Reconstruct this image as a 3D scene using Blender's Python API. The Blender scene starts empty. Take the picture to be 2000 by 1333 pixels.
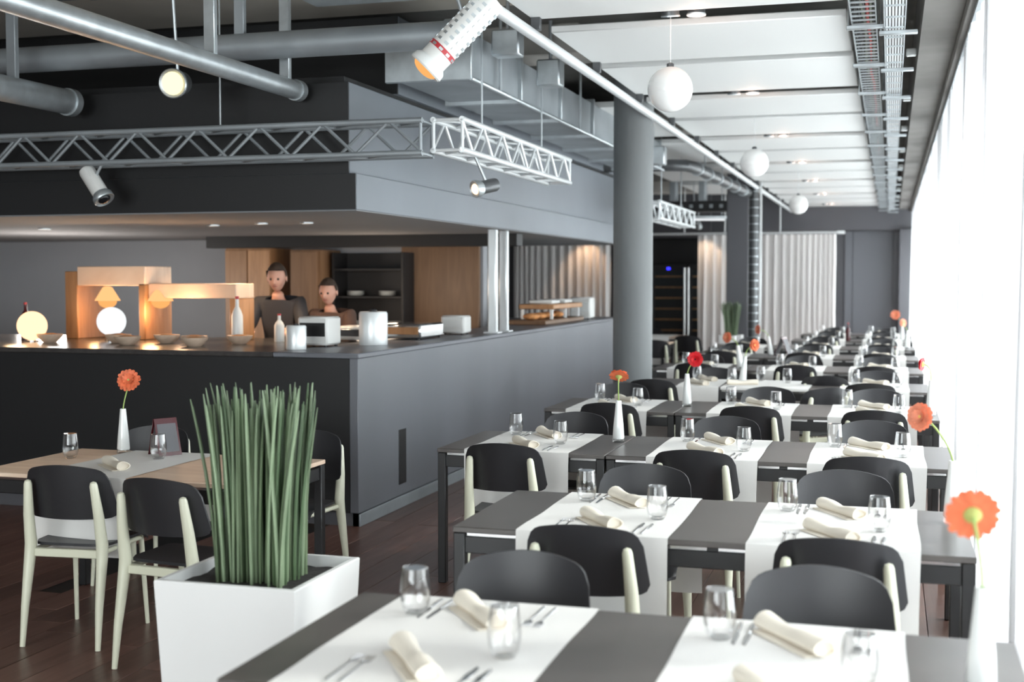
import bpy, bmesh, math, random
from mathutils import Vector, Matrix
PI = math.pi
R = math.radians
random.seed(7)
S = bpy.context.scene
C = S.collection

# ------------------------------------------------------------------ camera
cam_d = bpy.data.cameras.new('camera'); cam = bpy.data.objects.new('camera', cam_d); C.objects.link(cam)
cam_d.sensor_width = 36; cam_d.lens = 2450 / 2000 * 36
cam.location = (0, 0, 1.66)
cam.rotation_euler = (PI / 2 - math.atan(121 / 2450), 0, math.atan(740 / math.hypot(2450, 121)))
cam_d.clip_start = 0.05; cam_d.clip_end = 200
cam_d.dof.use_dof = True; cam_d.dof.focus_distance = 6.4; cam_d.dof.aperture_fstop = 2.2
S.camera = cam
# ------------------------------------------------------------------ world, daylight, exposure
w = bpy.data.worlds.new('sky'); S.world = w; w.use_nodes = True
w.node_tree.nodes['Background'].inputs[0].default_value = (0.86, 0.92, 1, 1)
w.node_tree.nodes['Background'].inputs[1].default_value = 0.6
S.view_settings.view_transform = 'Standard'; S.view_settings.look = 'None'
S.view_settings.gamma = 1; S.view_settings.use_curve_mapping = False
S.view_settings.exposure = 0.33
S.cycles.use_denoising = True
S.cycles.max_bounces = 10; S.cycles.transparent_max_bounces = 24
S.cycles.diffuse_bounces = 5; S.cycles.sample_clamp_indirect = 6

def area(name, loc, rot, sx, sy, power, col=(1, 1, 1)):
    l = bpy.data.lights.new(name, 'AREA'); l.shape = 'RECTANGLE'; l.size = sx; l.size_y = sy
    l.energy = power; l.color = col
    o = bpy.data.objects.new(name, l); C.objects.link(o); o.location = loc; o.rotation_euler = rot
    return o
# daylight that falls through the window front (the sky outside the panes)
WIN_P = 23; YFW = -4.6
for k in range(8):
    yc = -2.6 + 4.0 * k
    area('window_daylight_and_fill', (1.35, yc, 1.42), (0, R(90), 0), 2.4, 4.0, WIN_P * 12.5, (0.975, 0.985, 1.0))
area('window_daylight_and_fill', (-3.4, YFW - .45, 1.75), (R(90), 0, 0), 6.4, 2.7, 480, (0.98, 0.985, 1.0))  # fill light outside the added window behind the camera
sd = bpy.data.lights.new('sun', 'SUN'); sd.energy = 3.0; sd.angle = R(2); sd.color = (1, 0.97, 0.93)
so = bpy.data.objects.new('sun', sd); C.objects.link(so)
so.rotation_euler = Vector((-0.80, -0.30, -0.62)).to_track_quat('-Z', 'Y').to_euler()
def point(name, loc, power, col=(1, 0.72, 0.45), r=0.05):
    l = bpy.data.lights.new(name, 'POINT'); l.energy = power; l.color = col; l.shadow_soft_size = r
    o = bpy.data.objects.new(name, l); C.objects.link(o); o.location = loc; return o
def spot(name, loc, tgt, power, col=(1, 0.75, 0.5), ang=70):
    l = bpy.data.lights.new(name, 'SPOT'); l.energy = power; l.color = col; l.spot_size = R(ang); l.spot_blend = 0.6; l.shadow_soft_size = 0.04
    o = bpy.data.objects.new(name, l); C.objects.link(o); o.location = loc
    o.rotation_euler = (Vector(tgt) - Vector(loc)).to_track_quat('-Z', 'Y').to_euler(); return o

# ------------------------------------------------------------------ materials
def mat(name, col, rough=0.5, metal=0.0, spec=0.5, noise=0.0, nscale=8.0, bump=0.0, bscale=60.0, stretch=None, emit=None, es=0.0, trans=0.0, coat=0.0):
    m = bpy.data.materials.new(name); m.use_nodes = True
    nt = m.node_tree; b = nt.nodes['Principled BSDF']
    b.inputs['Base Color'].default_value = (*col, 1); b.inputs['Roughness'].default_value = rough
    b.inputs['Metallic'].default_value = metal; b.inputs['Specular IOR Level'].default_value = spec
    if coat: b.inputs['Coat Weight'].default_value = coat
    if trans: b.inputs['Transmission Weight'].default_value = trans
    if emit: b.inputs['Emission Color'].default_value = (*emit, 1); b.inputs['Emission Strength'].default_value = es
    if noise or bump:
        tc = nt.nodes.new('ShaderNodeTexCoord'); mp = nt.nodes.new('ShaderNodeMapping')
        nt.links.new(tc.outputs['Object'], mp.inputs[0])
        if stretch: mp.inputs['Scale'].default_value = stretch
    if noise:
        n = nt.nodes.new('ShaderNodeTexNoise'); n.inputs['Scale'].default_value = nscale; n.inputs['Detail'].default_value = 4
        nt.links.new(mp.outputs[0], n.inputs['Vector'])
        r = nt.nodes.new('ShaderNodeValToRGB')
        r.color_ramp.elements[0].position = 0.3; r.color_ramp.elements[1].position = 0.7
        r.color_ramp.elements[0].color = (*[max(0, c * (1 - noise)) for c in col], 1)
        r.color_ramp.elements[1].color = (*[min(1, c * (1 + noise)) for c in col], 1)
        nt.links.new(n.outputs[0], r.inputs[0]); nt.links.new(r.outputs[0], b.inputs['Base Color'])
    if bump:
        n2 = nt.nodes.new('ShaderNodeTexNoise'); n2.inputs['Scale'].default_value = bscale; n2.inputs['Detail'].default_value = 3
        nt.links.new(mp.outputs[0], n2.inputs['Vector'])
        bp = nt.nodes.new('ShaderNodeBump'); bp.inputs['Strength'].default_value = bump; bp.inputs['Distance'].default_value = 0.01
        nt.links.new(n2.outputs[0], bp.inputs['Height']); nt.links.new(bp.outputs[0], b.inputs['Normal'])
    return m

def thin_glass(name, tint=(1, 1, 1), gl=1.0):
    m = bpy.data.materials.new(name); m.use_nodes = True; nt = m.node_tree; nt.nodes.clear()
    out = nt.nodes.new('ShaderNodeOutputMaterial'); mx = nt.nodes.new('ShaderNodeMixShader')
    t = nt.nodes.new('ShaderNodeBsdfTransparent'); t.inputs[0].default_value = (*tint, 1)
    g = nt.nodes.new('ShaderNodeBsdfGlossy'); g.inputs['Roughness'].default_value = 0.03
    lw = nt.nodes.new('ShaderNodeLayerWeight'); lw.inputs[0].default_value = 0.35
    r = nt.nodes.new('ShaderNodeMath'); r.operation = 'MULTIPLY_ADD'; r.inputs[1].default_value = 1.0 * gl; r.inputs[2].default_value = 0.035
    pw = nt.nodes.new('ShaderNodeMath'); pw.operation = 'POWER'; pw.inputs[1].default_value = 1.5
    nt.links.new(lw.outputs['Facing'], pw.inputs[0]); nt.links.new(pw.outputs[0], r.inputs[0]); nt.links.new(r.outputs[0], mx.inputs[0])
    nt.links.new(t.outputs[0], mx.inputs[1]); nt.links.new(g.outputs[0], mx.inputs[2]); nt.links.new(mx.outputs[0], out.inputs[0])
    return m

def sheer(name, col, alpha, tl=0.6):
    # opacity grows where the cloth is seen edge-on, as in a real weave
    m = bpy.data.materials.new(name); m.use_nodes = True; nt = m.node_tree; nt.nodes.clear()
    out = nt.nodes.new('ShaderNodeOutputMaterial'); mx = nt.nodes.new('ShaderNodeMixShader')
    lw = nt.nodes.new('ShaderNodeLayerWeight'); lw.inputs[0].default_value = 0.5
    mr = nt.nodes.new('ShaderNodeMapRange'); mr.inputs[1].default_value = 0.0; mr.inputs[2].default_value = 1.0
    mr.inputs[3].default_value = alpha; mr.inputs[4].default_value = min(1, alpha + .5)
    nt.links.new(lw.outputs['Facing'], mr.inputs[0]); nt.links.new(mr.outputs[0], mx.inputs[0])
    m2 = nt.nodes.new('ShaderNodeMixShader'); m2.inputs[0].default_value = tl
    t = nt.nodes.new('ShaderNodeBsdfTransparent')
    d = nt.nodes.new('ShaderNodeBsdfDiffuse'); d.inputs[0].default_value = (*col, 1)
    tr = nt.nodes.new('ShaderNodeBsdfTranslucent'); tr.inputs[0].default_value = (*col, 1)
    nt.links.new(d.outputs[0], m2.inputs[1]); nt.links.new(tr.outputs[0], m2.inputs[2])
    nt.links.new(t.outputs[0], mx.inputs[1]); nt.links.new(m2.outputs[0], mx.inputs[2]); nt.links.new(mx.outputs[0], out.inputs[0])
    return m

def glow(name, col, s):
    m = bpy.data.materials.new(name); m.use_nodes = True; nt = m.node_tree; nt.nodes.clear()
    out = nt.nodes.new('ShaderNodeOutputMaterial'); e = nt.nodes.new('ShaderNodeEmission')
    e.inputs[0].default_value = (*col, 1); e.inputs[1].default_value = s; nt.links.new(e.outputs[0], out.inputs[0]); return m

def wood(name, c1, c2, rough, scale, axis_scale, coat=0.0):
    m = bpy.data.materials.new(name); m.use_nodes = True; nt = m.node_tree; b = nt.nodes['Principled BSDF']
    b.inputs['Roughness'].default_value = rough
    tc = nt.nodes.new('ShaderNodeTexCoord'); mp = nt.nodes.new('ShaderNodeMapping'); mp.inputs['Scale'].default_value = axis_scale
    n = nt.nodes.new('ShaderNodeTexNoise'); n.inputs['Scale'].default_value = scale; n.inputs['Detail'].default_value = 5; n.inputs['Distortion'].default_value = 0.6
    oi = nt.nodes.new('ShaderNodeObjectInfo'); add = nt.nodes.new('ShaderNodeVectorMath'); add.operation = 'ADD'
    r = nt.nodes.new('ShaderNodeValToRGB'); r.color_ramp.elements[0].color = (*c1, 1); r.color_ramp.elements[1].color = (*c2, 1)
    r.color_ramp.elements[0].position = 0.3; r.color_ramp.elements[1].position = 0.72
    nt.links.new(tc.outputs['Object'], mp.inputs[0]); nt.links.new(mp.outputs[0], add.inputs[0]); nt.links.new(oi.outputs['Random'], add.inputs[1])
    nt.links.new(add.outputs[0], n.inputs['Vector']); nt.links.new(n.outputs[0], r.inputs[0])
    hs = nt.nodes.new('ShaderNodeHueSaturation'); mr = nt.nodes.new('ShaderNodeMapRange'); mr.inputs[3].default_value = 0.75; mr.inputs[4].default_value = 1.25
    nt.links.new(oi.outputs['Random'], mr.inputs[0]); nt.links.new(mr.outputs[0], hs.inputs['Value']); nt.links.new(r.outputs[0], hs.inputs['Color'])
    nt.links.new(hs.outputs[0], b.inputs['Base Color'])
    return m

Mt = {
 'floor': wood('dark_oak', (0.098, 0.046, 0.036), (0.165, 0.088, 0.068), 0.34, 3.0, (6, 0.7, 1)),
 'wall_dark': mat('dark_grey_paint', (0.085, 0.088, 0.098), 0.42, noise=0.06, nscale=1.5),
 'wall_back': mat('anthracite_paint', (0.10, 0.10, 0.11), 0.55, noise=0.05, nscale=1.2),
 'panel_dark': mat('satin_charcoal_panel', (0.165, 0.172, 0.193), 0.38, noise=0.10, nscale=1.0, stretch=(1, 1.2, 0.15)),
 'black': mat('black_paint', (0.012, 0.012, 0.013), 0.5),
 'concrete': mat('grey_concrete', (0.42, 0.40, 0.37), 0.85, noise=0.15, nscale=2.5, bump=0.15, bscale=12),
 'slab_lit_tone': mat('lit_concrete_slab', (0.56, 0.52, 0.46), 0.9, noise=0.1, nscale=1.5),  # same slab in a lighter colour, standing in for light on it
 'bulkhead': mat('blue_grey_bulkhead_paint', (0.20, 0.22, 0.245), 0.42, noise=0.08, nscale=1.0),
 'slab': mat('shaded_concrete_slab', (0.17, 0.165, 0.155), 0.85, noise=0.15, nscale=2.5),  # slab colour darkened for the shade above the ceiling slits
 'concrete_dark': mat('painted_concrete_column', (0.17, 0.18, 0.185), 0.6, noise=0.10, nscale=3, stretch=(1, 1, 0.3), bump=0.08, bscale=20),
 'beam': mat('beam_concrete', (0.20, 0.19, 0.18), 0.8, noise=0.12, nscale=3),
 'raft': mat('white_ceiling_panel', (0.78, 0.79, 0.78), 0.7),
 'white': mat('white_lacquer', (0.82, 0.82, 0.81), 0.35),
 'porcelain': mat('white_porcelain', (0.80, 0.82, 0.81), 0.22, coat=0.4),
 'table': mat('dark_table_laminate', (0.098, 0.087, 0.081), 0.34, noise=0.08, nscale=4, bump=0.02, bscale=200),
 'table_frame': mat('black_table_frame', (0.016, 0.016, 0.017), 0.4),
 'chair': mat('black_moulded_shell', (0.022, 0.022, 0.025), 0.40, bump=0.03, bscale=150),
 'cream': mat('cream_lacquered_steel', (0.68, 0.68, 0.54), 0.35),
 'cloth': mat('white_linen', (0.77, 0.755, 0.73), 0.85, bump=0.12, bscale=420),
 'napkin': mat('cream_napkin_cloth', (0.80, 0.74, 0.64), 0.85, bump=0.15, bscale=300),
 'steel': mat('polished_steel', (0.62, 0.62, 0.62), 0.16, metal=1),
 'galv': mat('galvanised_steel', (0.52, 0.56, 0.58), 0.38, metal=0.75, noise=0.12, nscale=9),
 'galv_dull': mat('dull_galvanised_sheet', (0.34, 0.37, 0.39), 0.5, metal=0.5, noise=0.12, nscale=3),
 'alu': mat('bright_aluminium', (0.80, 0.83, 0.84), 0.35, metal=0.35),
 'greypipe': mat('grey_painted_pipe', (0.11, 0.115, 0.12), 0.35, metal=0.4),
 'glass': thin_glass('clear_glass'),
 'pane': thin_glass('window_glass', (0.95, 0.98, 0.98), 0.4),
 'wineglass_dark': mat('dark_glass', (0.01, 0.01, 0.012), 0.05),
 'sheer': sheer('white_sheer_curtain', (0.90, 0.90, 0.92), 0.40, 0.45),
 'drape': sheer('pale_grey_drape', (0.86, 0.84, 0.83), 1.0, 0.25),
 'opal': mat('opal_glass_globe', (0.85, 0.85, 0.84), 0.18, emit=(1, 1, 1), es=0.02),
 'leaf': mat('reed_green', (0.125, 0.175, 0.095), 0.5, noise=0.35, nscale=14, stretch=(1, 1, 0.2)),
 'leaf_dark': mat('reed_deep_green', (0.065, 0.11, 0.05), 0.5, noise=0.3, nscale=14, stretch=(1, 1, 0.2)),
 'leaf_light': mat('reed_pale_green', (0.21, 0.28, 0.17), 0.5, noise=0.25, nscale=14, stretch=(1, 1, 0.2)),
 'soil': mat('dark_gravel_soil', (0.03, 0.028, 0.027), 0.9, bump=0.6, bscale=50),
 'stem': mat('flower_stem_green', (0.30, 0.42, 0.12), 0.5),
 'pet_orange': mat('orange_petal', (0.70, 0.16, 0.065), 0.6, noise=0.2, nscale=30),
 'pet_red': mat('red_petal', (0.62, 0.004, 0.012), 0.55, noise=0.2, nscale=30),
 'pet_coral': mat('coral_petal', (0.85, 0.29, 0.17), 0.6, noise=0.2, nscale=30),
 'disc_green': mat('flower_calyx_green', (0.42, 0.45, 0.13), 0.7),
 'disc_black': mat('flower_eye_black', (0.015, 0.008, 0.008), 0.8),
 'disc_yellow': mat('flower_eye_yellow', (0.75, 0.55, 0.15), 0.8),
 'lightwood': wood('pale_oak', (0.58, 0.42, 0.31), (0.72, 0.56, 0.43), 0.45, 3.0, (0.8, 8, 1)),
 'warmwood': wood('honey_wood', (0.32, 0.16, 0.07), (0.46, 0.25, 0.12), 0.45, 3.0, (6, 6, 0.8)),
 'brown': wood('brown_wood_door', (0.17, 0.09, 0.045), (0.24, 0.135, 0.07), 0.45, 3.0, (6, 6, 0.6)),
 'lamp_warm': glow('warm_lamp_glow', (1.0, 0.66, 0.42), 2.2),
 'lamp_soft': glow('soft_warm_glow', (1.0, 0.60, 0.33), 1.6),
 'lamp_cream': glow('cream_bulb_glow', (1.0, 0.82, 0.42), 1.5),
 'lamp_orange': glow('orange_lamp_glow', (1.0, 0.45, 0.14), 0.85), 'shade_glow': glow('amber_shade_glow', (1.0, 0.50, 0.20), 1.0),
 'led_blue': glow('blue_led', (0.03, 0.03, 1.0), 3),
 'lamp_white': glow('white_lamp_glow', (0.95, 0.98, 1.0), 0.85),
 'red': mat('red_plastic', (0.5, 0.04, 0.05), 0.4),
 'redbrown': mat('dark_red_glass', (0.07, 0.012, 0.015), 0.15),
 'skin': mat('skin', (0.62, 0.33, 0.24), 0.55),
 'hair': mat('brown_hair', (0.05, 0.03, 0.02), 0.6, bump=0.4, bscale=80),
 'jacket': mat('dark_work_shirt', (0.03, 0.03, 0.035), 0.8, bump=0.1),
 'jacket2': mat('brown_work_shirt', (0.10, 0.055, 0.04), 0.8, bump=0.1),
 'eye': mat('eye_dark', (0.02, 0.02, 0.02), 0.2),
 'lips': mat('lips', (0.45, 0.15, 0.12), 0.5),
 'cable_blue': mat('blue_cable', (0.02, 0.05, 0.35), 0.5),
 'cable_red': mat('red_cable', (0.45, 0.05, 0.04), 0.5),
 'cable_black': mat('black_cable', (0.015, 0.015, 0.015), 0.5),
 'cable_green': mat('green_grey_cable', (0.14, 0.16, 0.12), 0.6),
 'plastic_white': mat('white_appliance_plastic', (0.75, 0.75, 0.73), 0.3),
 'greywall': mat('mid_grey_kitchen_wall', (0.30, 0.31, 0.33), 0.6, noise=0.05, nscale=1.5),
 'food': mat('baked_food_crust', (0.60, 0.27, 0.10), 0.7, noise=0.4, nscale=20, bump=0.5),
 'soffit': mat('matte_grey_soffit', (0.22, 0.22, 0.225), 0.9),
 'stone': mat('dark_stone_worktop', (0.055, 0.05, 0.048), 0.25, noise=0.2, nscale=20),
}

# ------------------------------------------------------------------ mesh builder
class MB:
    def __init__(s): s.v = []; s.f = []; s.sm = []
    def add(s, vs, fs, smooth=False, m=None):
        b = len(s.v)
        s.v += [tuple(m @ Vector(p)) if m is not None else tuple(p) for p in vs]
        s.f += [[b + i for i in f] for f in fs]; s.sm += [smooth] * len(fs); return s
    def box(s, x0, x1, y0, y1, z0, z1, c=0.0, m=None):
        if c <= 0:
            vs = [(x, y, z) for z in (z0, z1) for y in (y0, y1) for x in (x0, x1)]
            fs = [(0, 2, 3, 1), (4, 5, 7, 6), (0, 1, 5, 4), (2, 6, 7, 3), (0, 4, 6, 2), (1, 3, 7, 5)]
            return s.add(vs, fs, False, m)
        c = min(c, (x1 - x0) / 2.01, (y1 - y0) / 2.01, (z1 - z0) / 2.01)
        X = (x0, x1); Y = (y0, y1); Z = (z0, z1); vs = []; idx = {}
        for i in (0, 1):
            for j in (0, 1):
                for k in (0, 1):
                    sx, sy, sz = (c if i == 0 else -c), (c if j == 0 else -c), (c if k == 0 else -c)
                    for ax, p in enumerate(((X[i], Y[j] + sy, Z[k] + sz), (X[i] + sx, Y[j], Z[k] + sz), (X[i] + sx, Y[j] + sy, Z[k]))):
                        idx[(i, j, k, ax)] = len(vs); vs.append(p)
        fs = []
        for a in (0, 1):
            fs.append([idx[(a, j, k, 0)] for j, k in ((0, 0), (1, 0), (1, 1), (0, 1))][::(1 if a else -1)])
            fs.append([idx[(i, a, k, 1)] for i, k in ((0, 0), (1, 0), (1, 1), (0, 1))][::(-1 if a else 1)])
            fs.append([idx[(i, j, a, 2)] for i, j in ((0, 0), (1, 0), (1, 1), (0, 1))][::(1 if a else -1)])
        for a in (0, 1):
            for b in (0, 1):
                fs.append([idx[(0, a, b, 1)], idx[(1, a, b, 1)], idx[(1, a, b, 2)], idx[(0, a, b, 2)]])
                fs.append([idx[(a, 0, b, 0)], idx[(a, 1, b, 0)], idx[(a, 1, b, 2)], idx[(a, 0, b, 2)]])
                fs.append([idx[(a, b, 0, 0)], idx[(a, b, 1, 0)], idx[(a, b, 1, 1)], idx[(a, b, 0, 1)]])
                for d in (0, 1): fs.append([idx[(a, b, d, 0)], idx[(a, b, d, 1)], idx[(a, b, d, 2)]])
        return s.add(vs, fs, False, m)
    def tube(s, pts, rad, n=10, cap=True, m=None, flat=1.0):
        pts = [Vector(p) for p in pts]; k = len(pts)
        rr = rad if isinstance(rad, (list, tuple)) else [rad] * k
        vs = []; fs = []; prev = None
        for i, p in enumerate(pts):
            t = (pts[min(i + 1, k - 1)] - pts[max(i - 1, 0)]).normalized()
            if prev is None:
                a = Vector((0, 0, 1)) if abs(t.z) < 0.9 else Vector((1, 0, 0)); u = t.cross(a).normalized()
            else: u = (prev - t * prev.dot(t)).normalized()
            prev = u; v = t.cross(u)
            for j in range(n):
                an = 2 * PI * j / n; vs.append(p + (u * math.cos(an) + v * math.sin(an) * flat) * rr[i])
        for i in range(k - 1):
            for j in range(n):
                fs.append((i * n + j, i * n + (j + 1) % n, (i + 1) * n + (j + 1) % n, (i + 1) * n + j))
        s.add(vs, fs, True, m)
        if cap:
            s.add(vs[:n], [list(range(n))[::-1]], False, m); s.add(vs[-n:], [list(range(n))], False, m)
        return s
    def lathe(s, prof, n=24, c=(0, 0, 0), m=None, smooth=True):
        vs = []; fs = []
        for r, z in prof:
            for j in range(n):
                a = 2 * PI * j / n; vs.append((c[0] + r * math.cos(a), c[1] + r * math.sin(a), c[2] + z))
        for i in range(len(prof) - 1):
            for j in range(n):
                fs.append((i * n + j, i * n + (j + 1) % n, (i + 1) * n + (j + 1) % n, (i + 1) * n + j))
        s.add(vs, fs, smooth, m)
        for q, rev in ((0, True), (len(prof) - 1, False)):
            if prof[q][0] > 1e-4:
                ring = vs[q * n:(q + 1) * n]; s.add(ring, [list(range(n))[::-1] if rev else list(range(n))], False, m)
        return s
    def sphere(s, c, r, n=20, k=12, sc=(1, 1, 1), m=None):
        prof = [(max(r * math.sin(PI * i / k), 1e-5), -r * math.cos(PI * i / k)) for i in range(k + 1)]
        mm = Matrix.Translation(c) @ Matrix.Diagonal((*sc, 1))
        if m is not None: mm = m @ mm
        return s.lathe(prof, n, (0, 0, 0), mm)
    def mesh(s, name, material):
        me = bpy.data.meshes.new(name); me.from_pydata(s.v, [], s.f); me.update()
        bm = bmesh.new(); bm.from_mesh(me); bmesh.ops.remove_doubles(bm, verts=bm.verts, dist=1e-5)
        bmesh.ops.recalc_face_normals(bm, faces=bm.faces); bm.to_mesh(me); bm.free()
        me.shade_smooth(); me.set_sharp_from_angle(angle=R(38))
        if material: me.materials.append(material)
        return me
    def build(s, name, material, parent=None, loc=None, rz=0.0):
        o = bpy.data.objects.new(name, s.mesh(name, material)); C.objects.link(o)
        if parent is not None: o.parent = parent
        if loc is not None: o.location = loc
        if rz: o.rotation_euler = (0, 0, rz)
        return o

def tag(o, label, cat, group=None, kind=None):
    o['label'] = label; o['category'] = cat
    if group: o['group'] = group
    if kind: o['kind'] = kind
    return o
def thing(name, label, cat, loc=(0, 0, 0), rz=0.0, group=None):
    o = bpy.data.objects.new(name, None); C.objects.link(o); o.location = loc; o.rotation_euler = (0, 0, rz)
    o.empty_display_size = 0.1
    return tag(o, label, cat, group)
def structure(o, label=None, cat=None):
    o['kind'] = 'structure'
    if label: o['label'] = label
    if cat: o['category'] = cat
    return o
def copy_tree(o, parent=None):
    c = o.copy(); C.objects.link(c); c.parent = parent
    for ch in list(o.children): copy_tree(ch, c)
    return c
ORD = ['first', 'second', 'third', 'fourth', 'fifth', 'sixth', 'seventh', 'eighth', 'ninth', 'tenth', 'eleventh']

# ================================================================== STRUCTURE
XL, YB, YF, ZC = -10.6, 28.0, -4.6, 3.2
BX, BY = -3.39, 7.68            # corner of the bar block
fl = structure(MB().box(XL, 1.0, YF, YB, -0.10, -0.022).build('floor', Mt['black']), 'dark brown wooden plank floor', 'floor')
# floor boards: real boards where the floor shows, running along the room
bw = 0.19
xs = -4.75
while xs < 0.95:
    ys = [0.0]; y = 0.9 + random.random() * 2.4
    while y < 17.4: ys.append(y); y += 2.3 + random.random() * 1.1
    ys.append(18.5)
    for a, b in zip(ys[:-1], ys[1:]):
        if xs + bw < BX and b > BY + 1: continue
        MB().box(0.0015, bw - 0.0015, 0.0015, b - a - 0.0015, -0.0221, -random.random() * 0.0008, 0.0015).build('floor_board', Mt['floor'], fl, (xs, a, 0))
    xs += bw
m = MB()
def strip(x0, x1, y0, y1):
    x = x0
    while x < x1 - 0.01:
        m.box(x + 0.0015, min(x + bw, x1) - 0.0015, y0 + .0015, y1 - .0015, -0.0221, -0.0004); x += bw
strip(XL, -4.75, YF, YB); strip(-4.75, 0.98, YF, 0.0); strip(-4.75, 0.98, 18.5, YB)
o = m.build('distant_boards', Mt['floor'], fl); o['kind'] = 'stuff'
# walls
structure(MB().box(XL - .2, XL, YF, YB, 0, 3.7).build('wall_left', Mt['wall_back']))
structure(MB().box(XL - .2, -6.6, YF - .2, YF, 0, 3.7).box(-.2, 1.2, YF - .2, YF, 0, 3.7).box(-6.6, -.2, YF - .2, YF, 0, .4).box(-6.6, -.2, YF - .2, YF, 3.1, 3.7).build('wall_front', Mt['wall_back']))
wf = structure(MB().box(-6.6, -.2, YF - .12, YF - .04, .4, .47, .004).box(-6.6, -.2, YF - .12, YF - .04, 3.03, 3.1, .004).build('window_9', Mt['greypipe']))  # added window, unseen behind the camera, to let fill light in
for q in range(5): MB().box(-6.6 + q * 1.58, -6.52 + q * 1.58, YF - .12, YF - .04, .47, 3.03, .004).build('mullion', Mt['greypipe'], wf)
for q in range(4): MB().box(-6.52 + q * 1.58, -5.02 + q * 1.58, YF - .083, YF - .077, .47, 3.03).build('pane', Mt['pane'], wf)
wb = structure(MB().box(XL - .2, 1.2, YB, YB + .2, 0, 3.7).build('wall_back', Mt['wall_back']))
# dark wall panels at the window end of the back wall, below the bulkhead
for a, b in ((-0.96, -0.80), (-0.79, 0.03), (0.04, 0.16)):
    MB().box(a, b, YB - .03, YB, 0.0, 2.68, .004).build('wall_panel', Mt['panel_dark'], wb)
structure(MB().box(-5.2, 0.5, 27.55, 27.999, 2.69, 3.5).build('trim_1', Mt['wall_back']), 'dark grey bulkhead across the far end above the curtain', 'bulkhead')
structure(MB().box(0.165, 0.5, 27.4, 27.97, 0, 2.69).build('trim_2', Mt['wall_back']), 'dark grey pilaster in the far corner beside the windows', 'pilaster')
# ceiling: concrete slab with hung white panels
ce = structure(MB().box(XL - .2, 1.2, YF - .2, YB + .2, 3.62, 3.8).build('ceiling', Mt['slab']), 'grey concrete ceiling with hung white panels over the dining rows', 'ceiling')
MB().box(XL, -2.42, YF + .01, 8.6, 3.595, 3.6195).build('lit_slab_patch', Mt['slab_lit_tone'], ce)  # slab patch coloured lighter where light reaches it
SL = [7.25 + 1.6 * k for k in range(-3, 13)]
gap = lambda k: 0.42 if k % 2 == 1 else 0.22     # wide slits carry the spotlights
for i, yl in enumerate(SL):
    g = 0.42 if i % 2 == 1 else 0.22
    y1 = (SL[i + 1] if i + 1 < len(SL) else 28.0)
    y1 = min(y1, 27.5)
    if yl + g > 27.2: break
    MB().box(-2.06, -0.27, yl + g, y1, 3.2, 3.245, .006).build('ceiling_panel', Mt['raft'], ce)
for i, yb_ in enumerate((4.2, 9.4, 14.6, 19.8, 25.0)):
    MB().box(XL, -2.3, yb_, yb_ + .45, 3.38, 3.62, .01).build('concrete_beam', Mt['concrete'], ce)
for k in range(4):
    MB().box(-3.6 - 0.0, -2.35, 12.0 + k * 3.4, 14.6 + k * 3.4, 3.32, 3.38, .005).build('ceiling_panel', Mt['raft'], ce)
# window front: sill, piers, frames, panes
wr = structure(MB().box(0.80, 1.05, YF, YB, 0, 0.12).box(0.80, 1.05, YF, YB, 3.1, 3.62).build('wall_right', Mt['concrete']))
ny = 8
for yp in (-1.0, .55, 2.5, 4.365, 6.2, 8.12, 10.0, 12.07, 14.2, 16.5, 19.0, 21.7, 24.5): MB().box(.482, .799, yp - .17, yp + .17, 0, 3.1, .01).build('window_pier', Mt['beam'], wr)
for k in range(ny):
    a = YF + 0.0 + k * 4.075; b = a + 4.075
    wn = structure(MB().box(0.86, 0.96, a, a + .11, .12, 3.1, .008).box(0.86, 0.96, b - .11, b, .12, 3.1, .008)
                   .box(0.86, 0.96, a, b, .12, .20, .006).box(0.86, 0.96, a, b, 3.02, 3.1, .006).build('window_%d' % (k + 1), Mt['greypipe']))
    for q in (1, 2):
        MB().box(0.87, 0.95, a + q * 4.075 / 3 - .03, a + q * 4.075 / 3 + .03, .20, 3.02, .006).build('mullion', Mt['greypipe'], wn)
    for q in range(3):
        MB().box(0.908, 0.914, a + q * 4.075 / 3 + .03, a + (q + 1) * 4.075 / 3 - .03, .2, 3.02).build('pane', Mt['pane'], wn)
structure(MB().box(0.15, 0.80, YF, YB, 3.12, 3.62).box(0.36, 0.44, YF, YB, 3.06, 3.12, .005).build('trim_3', Mt['beam']), 'grey concrete beam along the window front', 'beam')

# sheer curtains along the windows
def drape_mesh(name, material, y0, y1, z0, z1, amp, wl, seed, tie=0.0):
    rnd = random.Random(seed); n = int((y1 - y0) / 0.018); nz = 5; vs = []; fs = []
    ph = rnd.random() * 6; ph2 = rnd.random() * 6; y = y0; pts = []
    a = ph
    for i in range(n + 1):
        t = i / n; yy = y0 + (y1 - y0) * t
        a += 2 * PI / (wl * (1 + .35 * math.sin(yy * 2.3 + ph2))) * (y1 - y0) / n
        pts.append((yy, math.sin(a) + .3 * math.sin(2.1 * a + ph2)))
    for j in range(nz + 1):
        u = j / nz; z = z0 + (z1 - z0) * u; am = amp * (1 - .35 * u)
        for i, (yy, d) in enumerate(pts):
            vs.append((d * am + .006 * math.sin(yy * 5 + z * 2), yy - y0 + .012 * math.sin(z * 3 + i * .3) * (1 - u), z))
    for j in range(nz):
        for i in range(n): fs.append((j * (n + 1) + i, j * (n + 1) + i + 1, (j + 1) * (n + 1) + i + 1, (j + 1) * (n + 1) + i))
    mb = MB(); mb.add(vs, fs, True); return mb.mesh(name, material)
cur = [(-1.6, 0.5), (0.6, 2.5), (2.52, 4.35), (4.38, 6.1), (6.3, 8.1), (8.15, 9.9), (10.1, 12.0), (12.15, 14.1), (14.3, 16.4), (16.6, 18.9), (19.1, 21.6), (21.8, 24.4), (24.6, 27.2)]
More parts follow.
